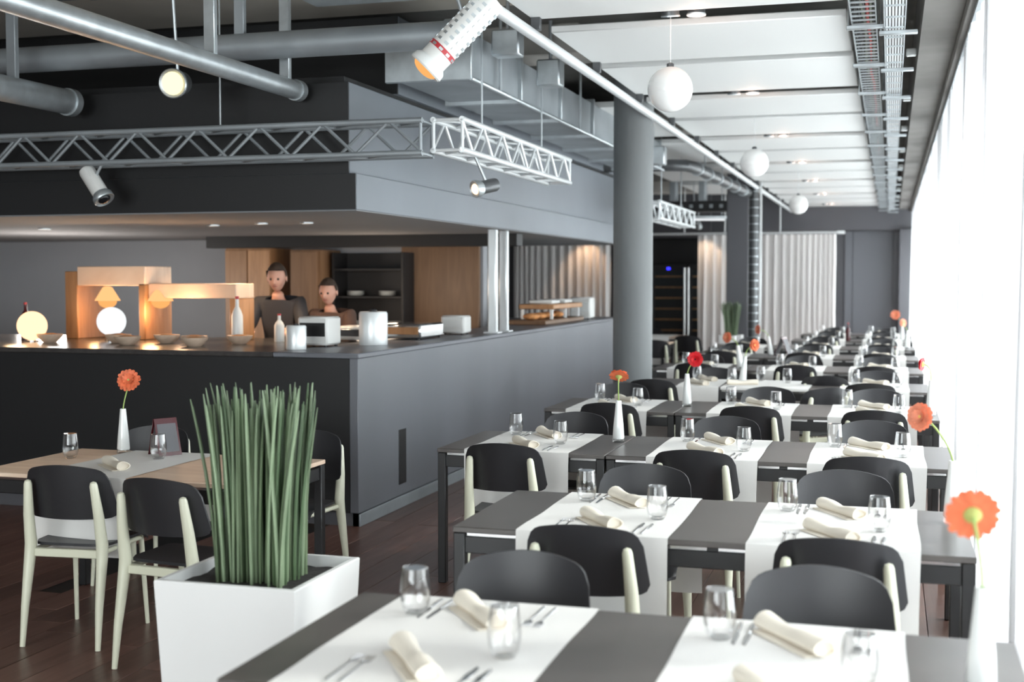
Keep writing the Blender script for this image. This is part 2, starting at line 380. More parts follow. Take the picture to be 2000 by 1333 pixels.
tr = MB().box(.395, .425, YF + .1, 27.4, 3.035, 3.06).build('curtain_track', Mt['galv'])
tag(tr, 'long metal curtain track under the concrete beam by the windows', 'curtain track')
for i, (a, b) in enumerate(cur):
    o = bpy.data.objects.new('window_curtain', drape_mesh('window_curtain', Mt['sheer'], a, b, 0.02, 3.03, .038, .21, 30 + i)); C.objects.link(o)
    o.location = (0.425, a, 0)
    nm = ['sheer white curtain behind the camera end of the room', 'sheer white curtain just beside the camera'] + ['sheer white window curtain, %s panel counted from the camera' % ORD[q] for q in range(0, 11)]
    tag(o, nm[i], 'curtain', 'sheer curtains along the window front')

# ---------------------------------------------------------------- bar block (bulkhead above, counter below)
bl = structure(MB().box(XL, BX, BY, 16.4, 2.12, 2.36, .004).build('trim_4', Mt['bulkhead']), 'dark bulkhead over the kitchen opening', 'bulkhead')
MB().box(XL, BX - .05, BY + .004, 16.35, 2.36, 2.96, .004).build('upper_fascia', Mt['bulkhead'], bl)
MB().box(XL + .01, BX - .004, BY - .012, BY - .001, 2.122, 2.358).box(XL + .01, BX - .054, BY - .010, BY + .003, 2.36, 2.958).build('black_front', Mt['black'], bl)
MB().box(XL, BX - .14, BY + .12, 16.3, 2.96, 3.02).build('shadow_gap', Mt['black'], bl)  # recess strip coloured black for the shadow in it
MB().box(XL, BX - .10, BY + 1.0, 16.3, 3.02, 3.59, .004).build('set_back_casing', Mt['bulkhead'], bl); MB().box(XL + .01, BX - .105, BY + .985, BY + .999, 3.022, 3.588).build('black_front', Mt['black'], bl)  # black plate paints in the darkness of the void above the bulkhead
MB().box(XL + .01, BX - .004, BY + .004, 16.39, 2.112, 2.1195).build('soffit_board', Mt['soffit'], bl)
MB().box(-7.0, BX - .15, 11.9, 12.1, 1.99, 2.1118, .003).build('lowered_beam', Mt['black'], bl)
structure(MB().box(XL, BX, 16.2, 16.4, 0, 1.13).build('wall_partition', Mt['panel_dark']), 'dark end wall of the bar block', 'wall')
kw = structure(MB().box(XL, -4.25, 13.0, 13.15, 0, 2.12).build('wall_kitchen', Mt['greywall']), 'grey back wall of the open kitchen', 'wall')
dr = structure(MB().box(-5.18, -4.28, 12.94, 12.999, 0, 2.02, .005).build('door_1', Mt['brown']), 'brown wooden door in the kitchen wall', 'door')
MB().box(-4.44, -4.40, 12.88, 12.94, .98, 1.10, .005).build('door_handle', Mt['steel'], dr)
# bar counter
bar = thing('bar_counter', 'dark grey panelled bar counter wrapping the open kitchen', 'counter')
MB().box(BX - .06, BX, BY, 16.19, .09, 1.13, .003).build('side_panel', Mt['panel_dark'], bar)
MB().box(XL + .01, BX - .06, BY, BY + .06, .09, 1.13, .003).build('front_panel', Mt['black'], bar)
MB().box(XL + .01, BX - .01, BY + .02, BY + .06, 0, .09).box(BX - .05, BX - .01, BY + .02, 16.19, 0, .09).build('plinth', Mt['wall_back'], bar)
MB().box(BX - .62, BX + .012, BY - .012, 16.19, 1.13, 1.165, .006).build('worktop', Mt['panel_dark'], bar)
MB().box(XL + .01, BX - .62, BY - .012, 9.5, 1.13, 1.165, .006).build('pass_worktop', Mt['stone'], bar)
MB().box(BX - .001, BX + .004, 8.40, 8.54, .17, .57, .002).build('grip_slot', Mt['black'], bar)
MB().box(BX - .0, BX + .012, BY, 16.19, 0.0, .085, .003).build('skirting', Mt['galv_dull'], bar)
for i, y in enumerate((10.25, 10.93, 11.27)):
    if i == 0: continue
    o = MB().box(-3.52, -3.44, y - .04, y + .04, 1.165, 2.12, .012).box(-3.55, -3.41, y - .07, y + .07, 1.165, 1.18, .003).build('counter_post', Mt['alu'])
    tag(o, ['', 'pale steel post on the bar counter, the nearer of the pair', 'pale steel post on the bar counter, the farther of the pair'][i], 'post', 'steel posts on the bar counter')

# ---------------------------------------------------------------- columns
def column(x, y, r, label):
    root = thing('concrete_column', label, 'column', (x, y, 0))
    MB().lathe([(r, 0), (r, 3.58)], 48).build('shaft', Mt['concrete_dark'], root)
    MB().lathe([(r + .012, 0), (r + .012, .07), (r + .002, .085)], 48).build('foot_ring', Mt['wall_back'], root)
    return root
column(-2.23, 11.17, .178, 'round grey concrete column at the end of the bar')
c2 = thing('dark_column', 'square dark column with a ribbed vertical duct on its side', 'column', (-2.28, 20.2, 0))
MB().box(-.22, .12, -.16, .16, 0, 3.58, .01).build('shaft', Mt['wall_back'], c2)
MB().tube([(.20, -.02, 0), (.20, -.02, 3.2)], .075, 16).build('duct_pipe', Mt['greypipe'], c2)
rb = MB()
for k in range(24):
    z = .1 + k * .128
    rb.lathe([(.079, -.006), (.088, -.006), (.088, .006), (.079, .006)], 16, (.20, -.02, z))
rb.build('rib_rings', Mt['galv'], c2)
MB().box(.285, .315, -.05, .0, 0, 3.2, .004).build('cover_strip', Mt['alu'], c2)

# ================================================================== DINING CHAIRS
def shell_back():
    mb = MB(); ncol, nrow = 18, 5; W = .205; r = .045; zb, zt = .572, .828; th = .010
    F = []
    for i in range(ncol + 1):
        u = -1 + 2 * i / ncol; u = math.sin(u * PI / 2) * .55 + u * .45
        x = u * W
        e = abs(x) - (W - r); top = zt - .034 * u * u; bot = zb + .004 * u * u
        if e > 0:
            d = r - math.sqrt(max(r * r - e * e, 0)); top -= d; bot += (r - math.sqrt(max(r * r - e * e, 0))) * .72
        col = []
        for j in range(nrow + 1):
            v = j / nrow; z = bot + (top - bot) * v
            tp = 1.10 - .15 * (z - zb) / (zt - zb)
            xx = x * tp; y = -.205 - .055 * (z - zb) / .256 * 1.0 + .060 * (xx / .205) ** 2
            col.append((xx, y, z))
        F.append(col)
    nr = nrow + 1
    vs = [p for c in F for p in c]; nb = len(vs)
    vs2 = [(x, y - th, z) for x, y, z in vs]
    fs = []
    for i in range(ncol):
        for j in range(nrow):
            a, b, c, d = i * nr + j, (i + 1) * nr + j, (i + 1) * nr + j + 1, i * nr + j + 1
            fs.append((a, b, c, d)); fs.append((nb + a, nb + d, nb + c, nb + b))
    rim = [i * nr for i in range(ncol + 1)] + [ncol * nr + j for j in range(1, nr)] + [i * nr + nrow for i in range(ncol - 1, -1, -1)] + [j for j in range(nrow - 1, 0, -1)]
    for q in range(len(rim)):
        a, b = rim[q], rim[(q + 1) % len(rim)]
        fs.append((a, nb + a, nb + b, b))
    return mb.add(vs + vs2, fs, True)
def shell_seat():
    mb = MB(); nx, ny = 12, 10; F = []; th = .013
    for i in range(nx + 1):
        u = -1 + 2 * i / nx; u = math.sin(u * PI / 2) * .4 + u * .6
        for j in range(ny + 1):
            v = j / ny; w_ = .185 + .022 * v
            r = .05; y = -.19 + .40 * v
            e = abs(u) * w_ - (w_ - r)
            if e > 0:
                d = r - math.sqrt(max(r * r - e * e, 0)); y = y + d * (1 - 2 * v)
            z = .462 - .012 * math.exp(-((v - .35) / .3) ** 2) * (1 - u * u) - .035 * max(0, (v - .78) / .22) ** 2
            F.append((u * w_, y, z))
    n = ny + 1; nb = len(F); vs2 = [(x, y, z - th) for x, y, z in F]; fs = []
    for i in range(nx):
        for j in range(ny):
            a, b, c, d = i * n + j, (i + 1) * n + j, (i + 1) * n + j + 1, i * n + j + 1
            fs.append((a, b, c, d)); fs.append((nb + a, nb + d, nb + c, nb + b))
    rim = [i * n for i in range(nx + 1)] + [nx * n + j for j in range(1, n)] + [i * n + ny for i in range(nx - 1, -1, -1)] + [j for j in range(ny - 1, 0, -1)]
    for q in range(len(rim)): a, b = rim[q], rim[(q + 1) % len(rim)]; fs.append((a, nb + a, nb + b, b))
    return mb.add(F + vs2, fs, True)
def make_chair():
    t = thing('dining_chair', 'chair', 'chair', group='black dining chairs with cream legs')
    shell_seat().build('seat', Mt['chair'], t); shell_back().build('backrest', Mt['chair'], t)
    for s in (-1, 1):
        MB().tube([(s * .185, -.285, 0), (s * .182, -.262, .18), (s * .178, -.222, .40), (s * .176, -.215, .46), (s * .172, -.236, .60), (s * .161, -.256, .738), (s * .1602, -.258, .752), (s * .160, -.2585, .757)],
                  [.012, .018, .026, .0275, .0235, .0180, .0135, .004], 14, flat=1.0).build('leg', Mt['cream'], t)
        MB().tube([(s * .186, .185, 0), (s * .172, .155, .438)], [.010, .0135], 12).build('leg', Mt['cream'], t)
    f = MB()
    f.box(-.175, .175, -.225, -.195, .40, .438, .004)
    for s in (-1, 1): f.tube([(s * .172, -.21, .425), (s * .170, .155, .425)], .012, 10)
    f.tube([(-.17, .155, .425), (.17, .155, .425)], .012, 10)
    f.build('seat_frame', Mt['cream'], t)
    return t
proto = make_chair(); used = []
def chair(x, y, rz, label, group='black dining chairs with cream legs'):
    t = proto if not used else copy_tree(proto); used.append(t)
    t.location = (x, y, 0); t.rotation_euler = (0, 0, rz); t['label'] = label; t['group'] = group
    return t

# ================================================================== TABLES
D = 0.84
def make_table(x0, x1, y0, label, material=None, frame=None, group='dark dining tables in rows', z=.74, depth=D):
    t = thing('dining_table', label, 'table', ((x0 + x1) / 2, y0 + depth / 2, 0), 0, group)
    h = (x1 - x0) / 2; d = depth / 2; fm = frame or Mt['table_frame']
    MB().box(-h, h, -d, d, z - .022, z, .003).build('tabletop', material or Mt['table'], t)
    f = MB()
    f.box(-h + .03, h - .03, -d + .012, -d + .034, z - .10, z - .036, .003).box(-h + .03, h - .03, d - .034, d - .012, z - .10, z - .036, .003)
    f.box(-h + .012, -h + .034, -d + .03, d - .03, z - .10, z - .036, .003).box(h - .034, h - .012, -d + .03, d - .03, z - .10, z - .036, .003)
    f.build('apron', fm, t)
    r = MB(); r.box(-h + .05, h - .05, -d + .02, -d + .026, z - .036, z - .022).box(-h + .05, h - .05, d - .026, d - .02, z - .036, z - .022)
    r.build('steel_rail', Mt['steel'], t)
    k = MB()
    for q in (-.5, .05, .55): k.box(q * h - .02, q * h + .02, -d + .014, -d + .032, z - .036, z - .022)
    k.build('rail_block', fm, t)
    for sx in (-1, 1):
        for sy in (-1, 1):
            cx, cy = sx * (h - .024), sy * (d - .024)
            MB().box(cx - .022, cx + .022, cy - .022, cy + .022, 0, z - .0225, .004).build('leg', fm, t)
    return t
Y0 = [2.53, 4.37, 6.38, 8.58] + [10.68 + 2.1 * k for k in range(6)]
NR = len(Y0)
RX = [(-2.20, -1.62), (-1.25, -.67), (-.47, .11)]      # runner bands
def rxs(r):
    if r == 0: return [None, (-1.345, -.765), (-.50, .05)]
    if r == 1: return [None, (-1.30, -.74), (-.47, .11)]
    if r == 4: return [(-1.76, -1.39), (-1.37, -.64), (-.40, .16)]
    return [(-2.19, -1.61), (-1.20, -.63), (-.39, .18)]
for r in range(NR):
    if r == 0: make_table(-1.475, .315, Y0[0], 'dark brown dining table nearest the camera, edge running out of view')
    elif r == 1: make_table(-1.55, .285, Y0[1], 'dark brown dining table in the second row, its end legs standing free')
    else:
        make_table(-1.415, .32, Y0[r], 'long dark dining table on the window side, %s row' % ORD[r])
        if r < 8: make_table(-2.35, -1.42, Y0[r], 'short dark dining table on the bar side, %s row' % ORD[r])

# runners: cloth strips laid across the table, hanging over both edges
def runner_mesh(wd, d, hang, seed, front=True):
    rnd = random.Random(seed); path = []
    hb = hang if front else .015
    for k in range(7): path.append((-d / 2 - .006 - .004 * (1 if k < 6 else 0), -hb + hb * k / 6.0 - .004))
    path += [(-d / 2 - .003, .0015), (-d / 2 + .006, .003)]
    for k in range(1, 12): path.append((-d / 2 + d * k / 12, .003))
    path += [(d / 2 - .006, .003), (d / 2 + .003, .0015)]
    for k in range(7): path.append((d / 2 + .010, -.004 - hang * k / 6.0))
    nx = 12; n = len(path); vs = []
    p1, p2 = rnd.random() * 6, rnd.random() * 6
    for i in range(nx + 1):
        u = i / nx; x = -wd / 2 + wd * u
        for j, (y, z) in enumerate(path):
            hg = max(0, -z) / hang
            sgn = -1 if y < 0 else 1
            off = (.010 * hg * (1 + math.sin(x * 17 + p1)) + .004 * hg) * sgn
            ripple = .0008 * (1 + math.sin(y * 16 + p2 + x * 3)) if hg == 0 else 0
            xe = x + (.0025 * math.sin(y * 9 + p1 + z * 7))
            vs.append((xe * (1 - .012 * hg), y + off, z + ripple))
    fs = []
    for i in range(nx):
        for j in range(n - 1): fs.append((i * n + j, (i + 1) * n + j, (i + 1) * n + j + 1, i * n + j + 1))
    nb = len(vs); v2 = [(x, y, z - .0012) if abs(y) < d / 2 else (x, y * .9975, z) for x, y, z in vs]
    fs += [[nb + q for q in f][::-1] for f in fs]
    return MB().add(vs + v2, fs, True)
side3 = ['on the bar-side table', 'on the middle of the table', 'on the window side']
run_cache = {}
def runner(xa, xb, y0, label, depth=D, hang=.40, front=True, group='white table runners laid across the tables', seed=1):
    key = (round(xb - xa, 2), front, seed % 3, depth)
    if key not in run_cache: run_cache[key] = runner_mesh(xb - xa, depth, hang, seed % 3 + 5, front).mesh('table_runner', Mt['cloth'])
    o = bpy.data.objects.new('table_runner', run_cache[key]); C.objects.link(o)
    o.location = ((xa + xb) / 2, y0 + depth / 2, .7405)
    return tag(o, label, 'table runner', group)

# ---------------------------------------------------------------- small tableware prototypes
def glass_proto():
    t = thing('water_glass', 'glass', 'glass', group='stemless water glasses on the runners')
    out = [(0.0, 0), (.020, 0), (.026, .002), (.035, .018), (.0405, .042), (.0415, .060), (.0395, .088), (.0355, .120), (.0345, .128)]
    inn = [(.0335, .128), (.0345, .120), (.0385, .088), (.0405, .060), (.0394, .042), (.033, .020), (.020, .012), (0, .011)]
    MB().lathe(out + inn, 28).build('bowl', Mt['glass'], t)
    MB().lathe([(.0333, .1278), (.034, .1294), (.0348, .1278), (.034, .127), (.0333, .1278)], 28).build('rim', Mt['alu_glass'], t)
    MB().lathe([(0, .002), (.022, .003), (.026, .006), (.018, .009), (0, .009)], 24).build('thick_base', Mt['base_glass'], t)
    return t
Mt['alu_glass'] = thin_glass('glass_rim', (1, 1, 1), 1.3)
Mt['base_glass'] = thin_glass('glass_base', (.96, .97, .97), .8)
gp = glass_proto(); gused = []
def glass(x, y, label, z=.7447, group='stemless water glasses on the runners'):
    t = gp if not gused else copy_tree(gp); gused.append(1); t.location = (x, y, z); t.rotation_euler = (0, 0, random.random() * 6)
    t['label'] = label; t['group'] = group; return t
def napkin_mesh(seed):
    rnd = random.Random(seed); vs = []; fs = []; n = 18; k = 16; L = .27
    for i in range(n + 1):
        t = i / n; x = -L / 2 + L * t
        rad = .0235 + .004 * abs(2 * t - 1) ** 2 + .0015 * math.sin(t * 9 + seed) - .002 * math.exp(-((t - .5) / .12) ** 2)
        for j in range(k):
            a = 2 * PI * j / k; fold = 1 + .07 * math.sin(a * 3 + 1.2 + t * .7 + seed)
            vs.append((x + .004 * math.sin(a + seed), math.cos(a) * rad * fold * 1.18, max(.0, rad * .80 + math.sin(a) * rad * .80 * fold)))
    for i in range(n):
        for j in range(k): fs.append((i * k + j, i * k + (j + 1) % k, (i + 1) * k + (j + 1) % k, (i + 1) * k + j))
    mb = MB().add(vs, fs, True)
    for e, x in ((0, -L / 2), (1, L / 2)):   # spiral ends
        ring = vs[e * n * k:e * n * k + k]; c = (x, 0, .020)
        inner = [tuple(c[q] + (p[q] - c[q]) * .82 for q in range(3)) for p in ring]
        inn2 = [((p[0] + (.012 if e == 0 else -.012)), p[1], p[2]) for p in inner]
        vv = ring + inner + inn2; ff = []
        for j in range(k):
            j2 = (j + 1) % k; ff += [(j, j2, k + j2, k + j), (k + j, k + j2, 2 * k + j2, 2 * k + j)]
        ff.append([2 * k + j for j in range(k)]); mb.add(vv, ff, True)
    return mb.mesh('rolled_napkin', Mt['napkin'])
def napkin_flap():
    return MB().box(-.125, .125, -.052, -.012, .0, .004, .0015).mesh('flap', Mt['napkin'])
nms = [napkin_mesh(q) for q in range(3)]; nfl = napkin_flap()
def napkin(x, y, rz, label, q):
    o = bpy.data.objects.new('rolled_napkin', nms[q % 3]); C.objects.link(o); o.location = (x, y, .7450); o.rotation_euler = (0, 0, rz)
    tag(o, label, 'napkin', 'rolled cream napkins')
    f = bpy.data.objects.new('loose_flap', nfl); C.objects.link(f); f.parent = o
    return o
def cutlery_meshes():
    a = MB()                                   # knife
    a.tube([(0, -.10, .003), (0, -.06, .0035), (0, -.01, .003)], [.0045, .0055, .0042], 8, flat=.55)
    a.add([(-.004, -.01, .001), (.004, -.01, .001), (.010, .03, .001), (.009, .09, .001), (.0, .108, .001), (-.006, .03, .001),
           (-.004, -.01, .0034), (.004, -.01, .0034), (.009, .03, .0022), (.0085, .09, .002), (.0, .107, .002), (-.006, .03, .004)],
          [(5, 4, 3, 2, 1, 0), (6, 7, 8, 9, 10, 11), (0, 1, 7, 6), (1, 2, 8, 7), (2, 3, 9, 8), (3, 4, 10, 9), (4, 5, 11, 10), (5, 0, 6, 11)])
    b = MB()                                   # fork
    b.tube([(0, -.10, .003), (0, -.07, .0035), (0, .03, .004), (0, .045, .005)], [.0050, .0045, .0026, .0035], 8, flat=.5)
    b.add([(-.003, .042, .0055), (.003, .042, .0055), (.011, .058, .0035), (.011, .066, .0035), (-.011, .066, .0035), (-.011, .058, .0035)], [(0, 1, 2, 3, 4, 5)])
    b.add([(-.003, .042, .0042), (.003, .042, .0042), (.011, .058, .0022), (.011, .066, .0022), (-.011, .066, .0022), (-.011, .058, .0022)], [(5, 4, 3, 2, 1, 0)])
    for q in (-.0095, -.0032, .0032, .0095): b.tube([(q, .064, .003), (q, .085, .002), (q * .95, .103, .004)], [.0016, .0015, .0008], 6)
    return a.mesh('table_knife', Mt['steel']), b.mesh('table_fork', Mt['steel'])
km, fm_ = cutlery_meshes()
def cut(x, y, rz, kind, label):
    o = bpy.data.objects.new('table_knife' if kind == 'k' else 'table_fork', km if kind == 'k' else fm_); C.objects.link(o)
    o.location = (x, y, .7452); o.rotation_euler = (0, 0, rz)
    return tag(o, label, 'knife' if kind == 'k' else 'fork', 'table knives laid at the places' if kind == 'k' else 'forks laid at the places')

# ---------------------------------------------------------------- lay the rows
bandn = ['bar-side runner', 'middle runner', 'window-side runner']
rowsw = ['front row', 'second row', 'third row', 'fourth row', 'fifth row', 'sixth row', 'seventh row', 'eighth row', 'ninth row', 'tenth row']
near_ch = {(1, 1): (-1.0, 4.14), (1, 2): (-.15, 4.16), (2, 0): (-1.89, 6.08), (2, 1): (-.92, 6.12), (2, 2): (-.10, 6.12), (3, 0): (-1.82, 8.3), (3, 1): (-.88, 8.34), (3, 2): (-.09, 8.3),
           (4, 0): (-1.90, 10.36)}
far_ch = {(0, 1): (-1.05, 3.63), (0, 2): (-.18, 3.68), (1, 1): (-1.04, 5.52), (1, 2): (-.18, 5.6), (2, 0): (-1.87, 7.6), (2, 1): (-.94, 7.62), (2, 2): (-.09, 7.64), (3, 1): (-.89, 9.82), (3, 2): (-.09, 9.84),
          (3, 0): (-2.03, 9.86)}
off = .245
for r in range(NR):
    for b_, rx in enumerate(rxs(r)):
        if rx is None or (b_ == 0 and r >= 8): continue
        xa, xb = rx; y0 = Y0[r]; rn = rowsw[r]; bn = bandn[b_]; cx = (xa + xb) / 2
        runner(xa, xb, y0, 'white linen table runner, %s across the tables of the %s' % (bn.replace(' runner', ' strip'), rn), seed=r + b_, front=not (r == 4 and b_ == 1))
        # chairs
        if r > 0:
            x, y = near_ch.get((r, b_), (cx + random.uniform(-.04, .04), y0 - .27 + random.uniform(-.03, .03)))
            if not (r == 4 and b_ == 1):
                chair(x, y + off - .02, random.uniform(-.03, .03), 'black dining chair with its back to the camera at the %s, %s' % (bn, rn))
        x, y = far_ch.get((r, b_), (cx + random.uniform(-.05, .05), y0 + D + .30 + random.uniform(-.03, .04)))
        if not (r == 4 and b_ == 1):
            chair(x, y - off + .02, PI + random.uniform(-.03, .03), 'black dining chair facing the camera beyond the %s, %s' % (bn, rn))
        jx = random.uniform(-.015, .015)
        g0 = xa + (0 if r != 4 or b_ != 1 else .1)
        if r == 4 and b_ == 1:
            gl = [(-1.34, 11.20), (-1.11, 11.44), (-.86, 11.23)]
            for q, (x, y) in enumerate(gl): glass(x, y, 'stemless water glass, %s along the wide cloth of the fifth row' % ['leftmost', 'middle one', 'rightmost'][q])
            napkin(-1.55 + .33, 10.98, .35, 'rolled cream napkin on the wide cloth of the fifth row', 1)
            continue
        glass(g0 + .10 + jx, y0 + .64, 'stemless water glass at the far place, %s, %s' % (bn, rn))
        glass(g0 + .45 + jx, y0 + .33, 'stemless water glass at the near place, %s, %s' % (bn, rn))
        k = (xb - xa) / .56
        napkin(g0 + .285 * k, y0 + .655 + random.uniform(-.015, .02), R(-52) + random.uniform(-.08, .08), 'rolled cream napkin at the far place, %s, %s' % (bn, rn), r + b_)
        napkin(g0 + .27 * k, y0 + .20 + random.uniform(-.015, .015), R(-54) + random.uniform(-.08, .08), 'rolled cream napkin at the near place, %s, %s' % (bn, rn), r + b_ + 1)
        if r <= 3:
            for (dx, dy, rz, kd, nm) in ((.125, .145, 0, 'f', 'fork left of the near napkin, outer one'), (.158, .14, 0.02, 'f', 'fork left of the near napkin, inner one'),
                                         (.425, .135, 0, 'k', 'knife right of the near napkin, inner one'), (.457, .13, -.02, 'k', 'knife right of the near napkin, outer one'),
                                         (.165, .70, PI, 'k', 'knife at the far place, inner one'), (.135, .70, PI + .03, 'k', 'knife at the far place, outer one'),
                                         (.435, .70, PI, 'f', 'fork at the far place, inner one'), (.468, .695, PI - .02, 'f', 'fork at the far place, outer one')):
                cut(xa + dx, y0 + dy, rz, kd, 'steel %s, %s, %s' % (nm, bn, rn))
# odd chairs standing between rows
chair(-.60, 10.10, R(38), 'black dining chair turned aslant in the aisle before the fifth row, its back catching light')
chair(-.52, 11.35 - .0, R(-4), 'black dining chair pushed close behind the slanted chair, fifth row')

# ================================================================== VASES WITH GERBERAS
def vase_and_flower(x, y, label, flabel, fpos, fdir, petal, eye, rad=.052, z=.7412, bend=.0, h=.235, grp='white cone vases with a gerbera', tilt=(0, 0)):
    t = thing('flower_vase', label, 'vase', (x, y, z), 0, grp)
    MB().lathe([(0, .018), (.030, .018), (.0335, .024), (.029, .09), (.022, .16), (.0155, h - .004), (.0150, h), (.0125, h), (.0125, h - .03), (0, h - .032)], 28, m=Matrix.Shear('XY', 4, tilt) if any(tilt) else None).build('body', Mt['porcelain'], t)
    MB().lathe([(0, 0), (.033, 0), (.0345, .004), (.0342, .020), (.0335, .0238), (0, .0238)], 28).build('glass_foot', Mt['base_glass'], t)
    f = thing('gerbera', flabel, 'flower', (x, y, z + h - .03), 0, 'gerberas standing in vases')
    b = Vector((tilt[0] * (h - .03), tilt[1] * (h - .03), 0.01)); e = Vector(fpos) - Vector((x, y, z + h - .03)); fd = Vector(fdir).normalized()
    pts = []
    up = b + Vector((tilt[0] * .06, tilt[1] * .06, .07)); pre = e - fd * .06
    for i in range(11):
        s = i / 10; pts.append(b * (1 - s) ** 3 + up * 3 * s * (1 - s) ** 2 + pre * 3 * s * s * (1 - s) + e * s ** 3)
    MB().tube(pts, [.0036] * 9 + [.0045, .006], 8).build('stem', Mt['stem'], f)
    q = fd.to_track_quat('Z', 'Y').to_matrix().to_4x4(); mm = Matrix.Translation(e) @ q
    pm = MB()
    for ring, (n, r0, tl, wd) in enumerate(((17, rad, .10, .0115), (15, rad * .88, .30, .0105), (11, rad * .50, .75, .007))):
        for k in range(n):
            a = 2 * PI * k / n + ring * .2 + random.uniform(-.05, .05); rr = r0 * random.uniform(.93, 1.04); dz = random.uniform(-.05, .08)
            sp = []
            for s_, wq in ((.18, .45), (.45, .9), (.75, 1.0), (.93, .75), (1.0, .25)):
                zz = rr * s_ * (tl + dz) - .10 * rr * s_ * s_ * (1 if ring == 0 else .2) + ring * .0015
                sp.append((rr * s_, wd * wq, zz))
            vs = []
            for (px, pw, pz) in sp:
                for sg in (-1, 0, 1): vs.append((px * math.cos(a) - sg * pw * math.sin(a), px * math.sin(a) + sg * pw * math.cos(a), pz + (.0012 if sg else 0)))
            fs = []
            for i in range(4):
                for j in range(2): fs.append((i * 3 + j, (i + 1) * 3 + j, (i + 1) * 3 + j + 1, i * 3 + j + 1))
            pm.add(vs, fs, True, mm)
    pm.build('petals', Mt[petal], f)
    MB().sphere((0, 0, .003), .0125, 16, 8, (1, 1, .45), m=mm).build('eye', Mt[eye], f)
    MB().lathe([(.004, -.014), (.014, -.008), (.020, -.001), (.012, .002)], 16, m=mm).build('calyx', Mt['disc_green'], f)
V = vase_and_flower
V(-1.46, 6.92, 'white cone vase on the third-row tables over the table joint', 'orange gerbera seen from behind in the third-row vase', (-1.455, 6.90, 1.112), (-.05, .55, .75), 'pet_orange', 'disc_green', .056)
V(-1.40, 9.02, 'white cone vase on the fourth-row tables over the table joint', 'red gerbera with black eye facing the camera', (-1.335, 8.97, 1.085), (.12, -1, .08), 'pet_red', 'disc_black', .058)
V(-1.25, 11.22, 'white curved vase on the wide cloth of the fifth row', 'orange gerbera bent to the right in the fifth row', (-1.15, 11.24, 1.075), (.75, -.6, .1), 'pet_orange', 'disc_yellow', .056, tilt=(.10, 0))
V(-1.47, 13.02, 'white leaning vase on the sixth-row tables', 'coral gerbera bent to the left in the sixth row', (-1.60, 12.98, 1.06), (-.65, -.75, .12), 'pet_coral', 'disc_yellow', .060, tilt=(-.12, 0))
V(-1.36, 15.25, 'white leaning vase on the seventh-row tables', 'coral gerbera bent to the left in the seventh row', (-1.50, 15.1, 1.06), (-.85, -.5, .05), 'pet_coral', 'disc_yellow', .062, tilt=(-.15, 0))
V(.235, 4.98, 'white cone vase at the window end of the second-row table', 'coral gerbera leaning left at the window end of the second row', (.115, 4.97, 1.14), (-.55, -.75, .1), 'pet_coral', 'disc_yellow', .056, tilt=(.0, 0))
V(.205, 2.94, 'large white vase at the window end of the nearest table', 'large orange gerbera in the nearest vase, seen from below', (.180, 2.92, 1.14), (-.05, .9, .28), 'pet_orange', 'disc_green', .062)
V(.27, 8.9, 'white vase at the window end of the fourth row', 'dark red gerbera turned away at the window end of the fourth row', (.215, 8.9, 1.085), (-.9, .4, .1), 'pet_red', 'disc_green', .045)
V(.17, 19.55, 'white vase at the window end of the ninth row', 'orange gerbera facing the camera in front of the far dark wall', (.07, 19.5, 1.13), (-.1, -1, .1), 'pet_coral', 'disc_yellow', .075, h=.25)
V(.22, 17.4, 'white vase at the window end of the eighth row', 'small orange gerbera close to the curtain, eighth row', (.16, 17.4, 1.08), (.7, -.7, .1), 'pet_coral', 'disc_yellow', .055)

# menu stands
def tent(x, y, rz, label, w=.12, h=.20, d=.10):
    t = thing('menu_stand', label, 'menu stand', (x, y, .7412), rz, 'dark folded menu stands')
    for s in (-1, 1):
        m_ = Matrix.Rotation(s * math.atan(d / 2 / h), 4, 'X')
        MB().box(-w / 2, w / 2, -.002, .002, 0, h, .001, m=Matrix.Translation((0, s * d / 2, .002)) @ m_).build('board', Mt['redbrown'], t)
        MB().box(-w / 2 + .012, w / 2 - .012, -.0035, .0035, .02, h - .03, m=Matrix.Translation((0, s * d / 2, .002)) @ m_).build('grey_sheet', Mt['wall_back'], t)
tent(-1.22, 15.3, R(75), 'dark folded menu stand beside the vase of the seventh row', .17, .24, .18)
def bottle(x, y, z, h, r, material, label, group=None, cat='bottle', name='bottle'):
    t = thing(name, label, cat, (x, y, z), 0, group)
    MB().lathe([(0, 0), (r, 0), (r * 1.02, .01), (r, h * .58), (r * .75, h * .68), (r * .33, h * .78), (r * .30, h * .95)], 18).build('body', Mt[material], t)
    MB().lathe([(r * .33, h * .94), (r * .36, h * .95), (r * .36, h), (0, h)], 14).build('cap', Mt['red'], t)
bottle(-.60, 19.3, .7412, .27, .034, 'redbrown', 'dark red bottle standing on the ninth-row table')

# ================================================================== LEFT TABLE GROUP (beside the planter)
lt = make_table(-4.2, -2.75, 4.98, 'pale wooden dining table left of the reed planter', Mt['lightwood'], group='pale wooden tables', frame=Mt['table_frame'])
runner(-3.86, -3.36, 4.98, 'white runner hanging over the front of the pale wooden table', hang=.36, seed=4)
chair(-2.93, 4.82, R(-6), 'black dining chair drawn up to the pale wooden table beside the planter')
chair(-3.58, 5.02, R(6), 'black dining chair at the left corner of the pale wooden table')
chair(-3.95, 5.98, PI + .1, 'black dining chair behind the pale wooden table, left one')
chair(-3.05, 6.02, PI - .08, 'black dining chair behind the pale wooden table, right one')
V(-3.87, 5.72, 'white cone vase on the pale wooden table', 'dark orange gerbera above the pale wooden table', (-3.82, 5.70, 1.13), (.35, -.75, .35), 'pet_orange', 'disc_green', .062)
glass(-4.0, 5.45, 'stemless water glass left of the vase on the pale wooden table')
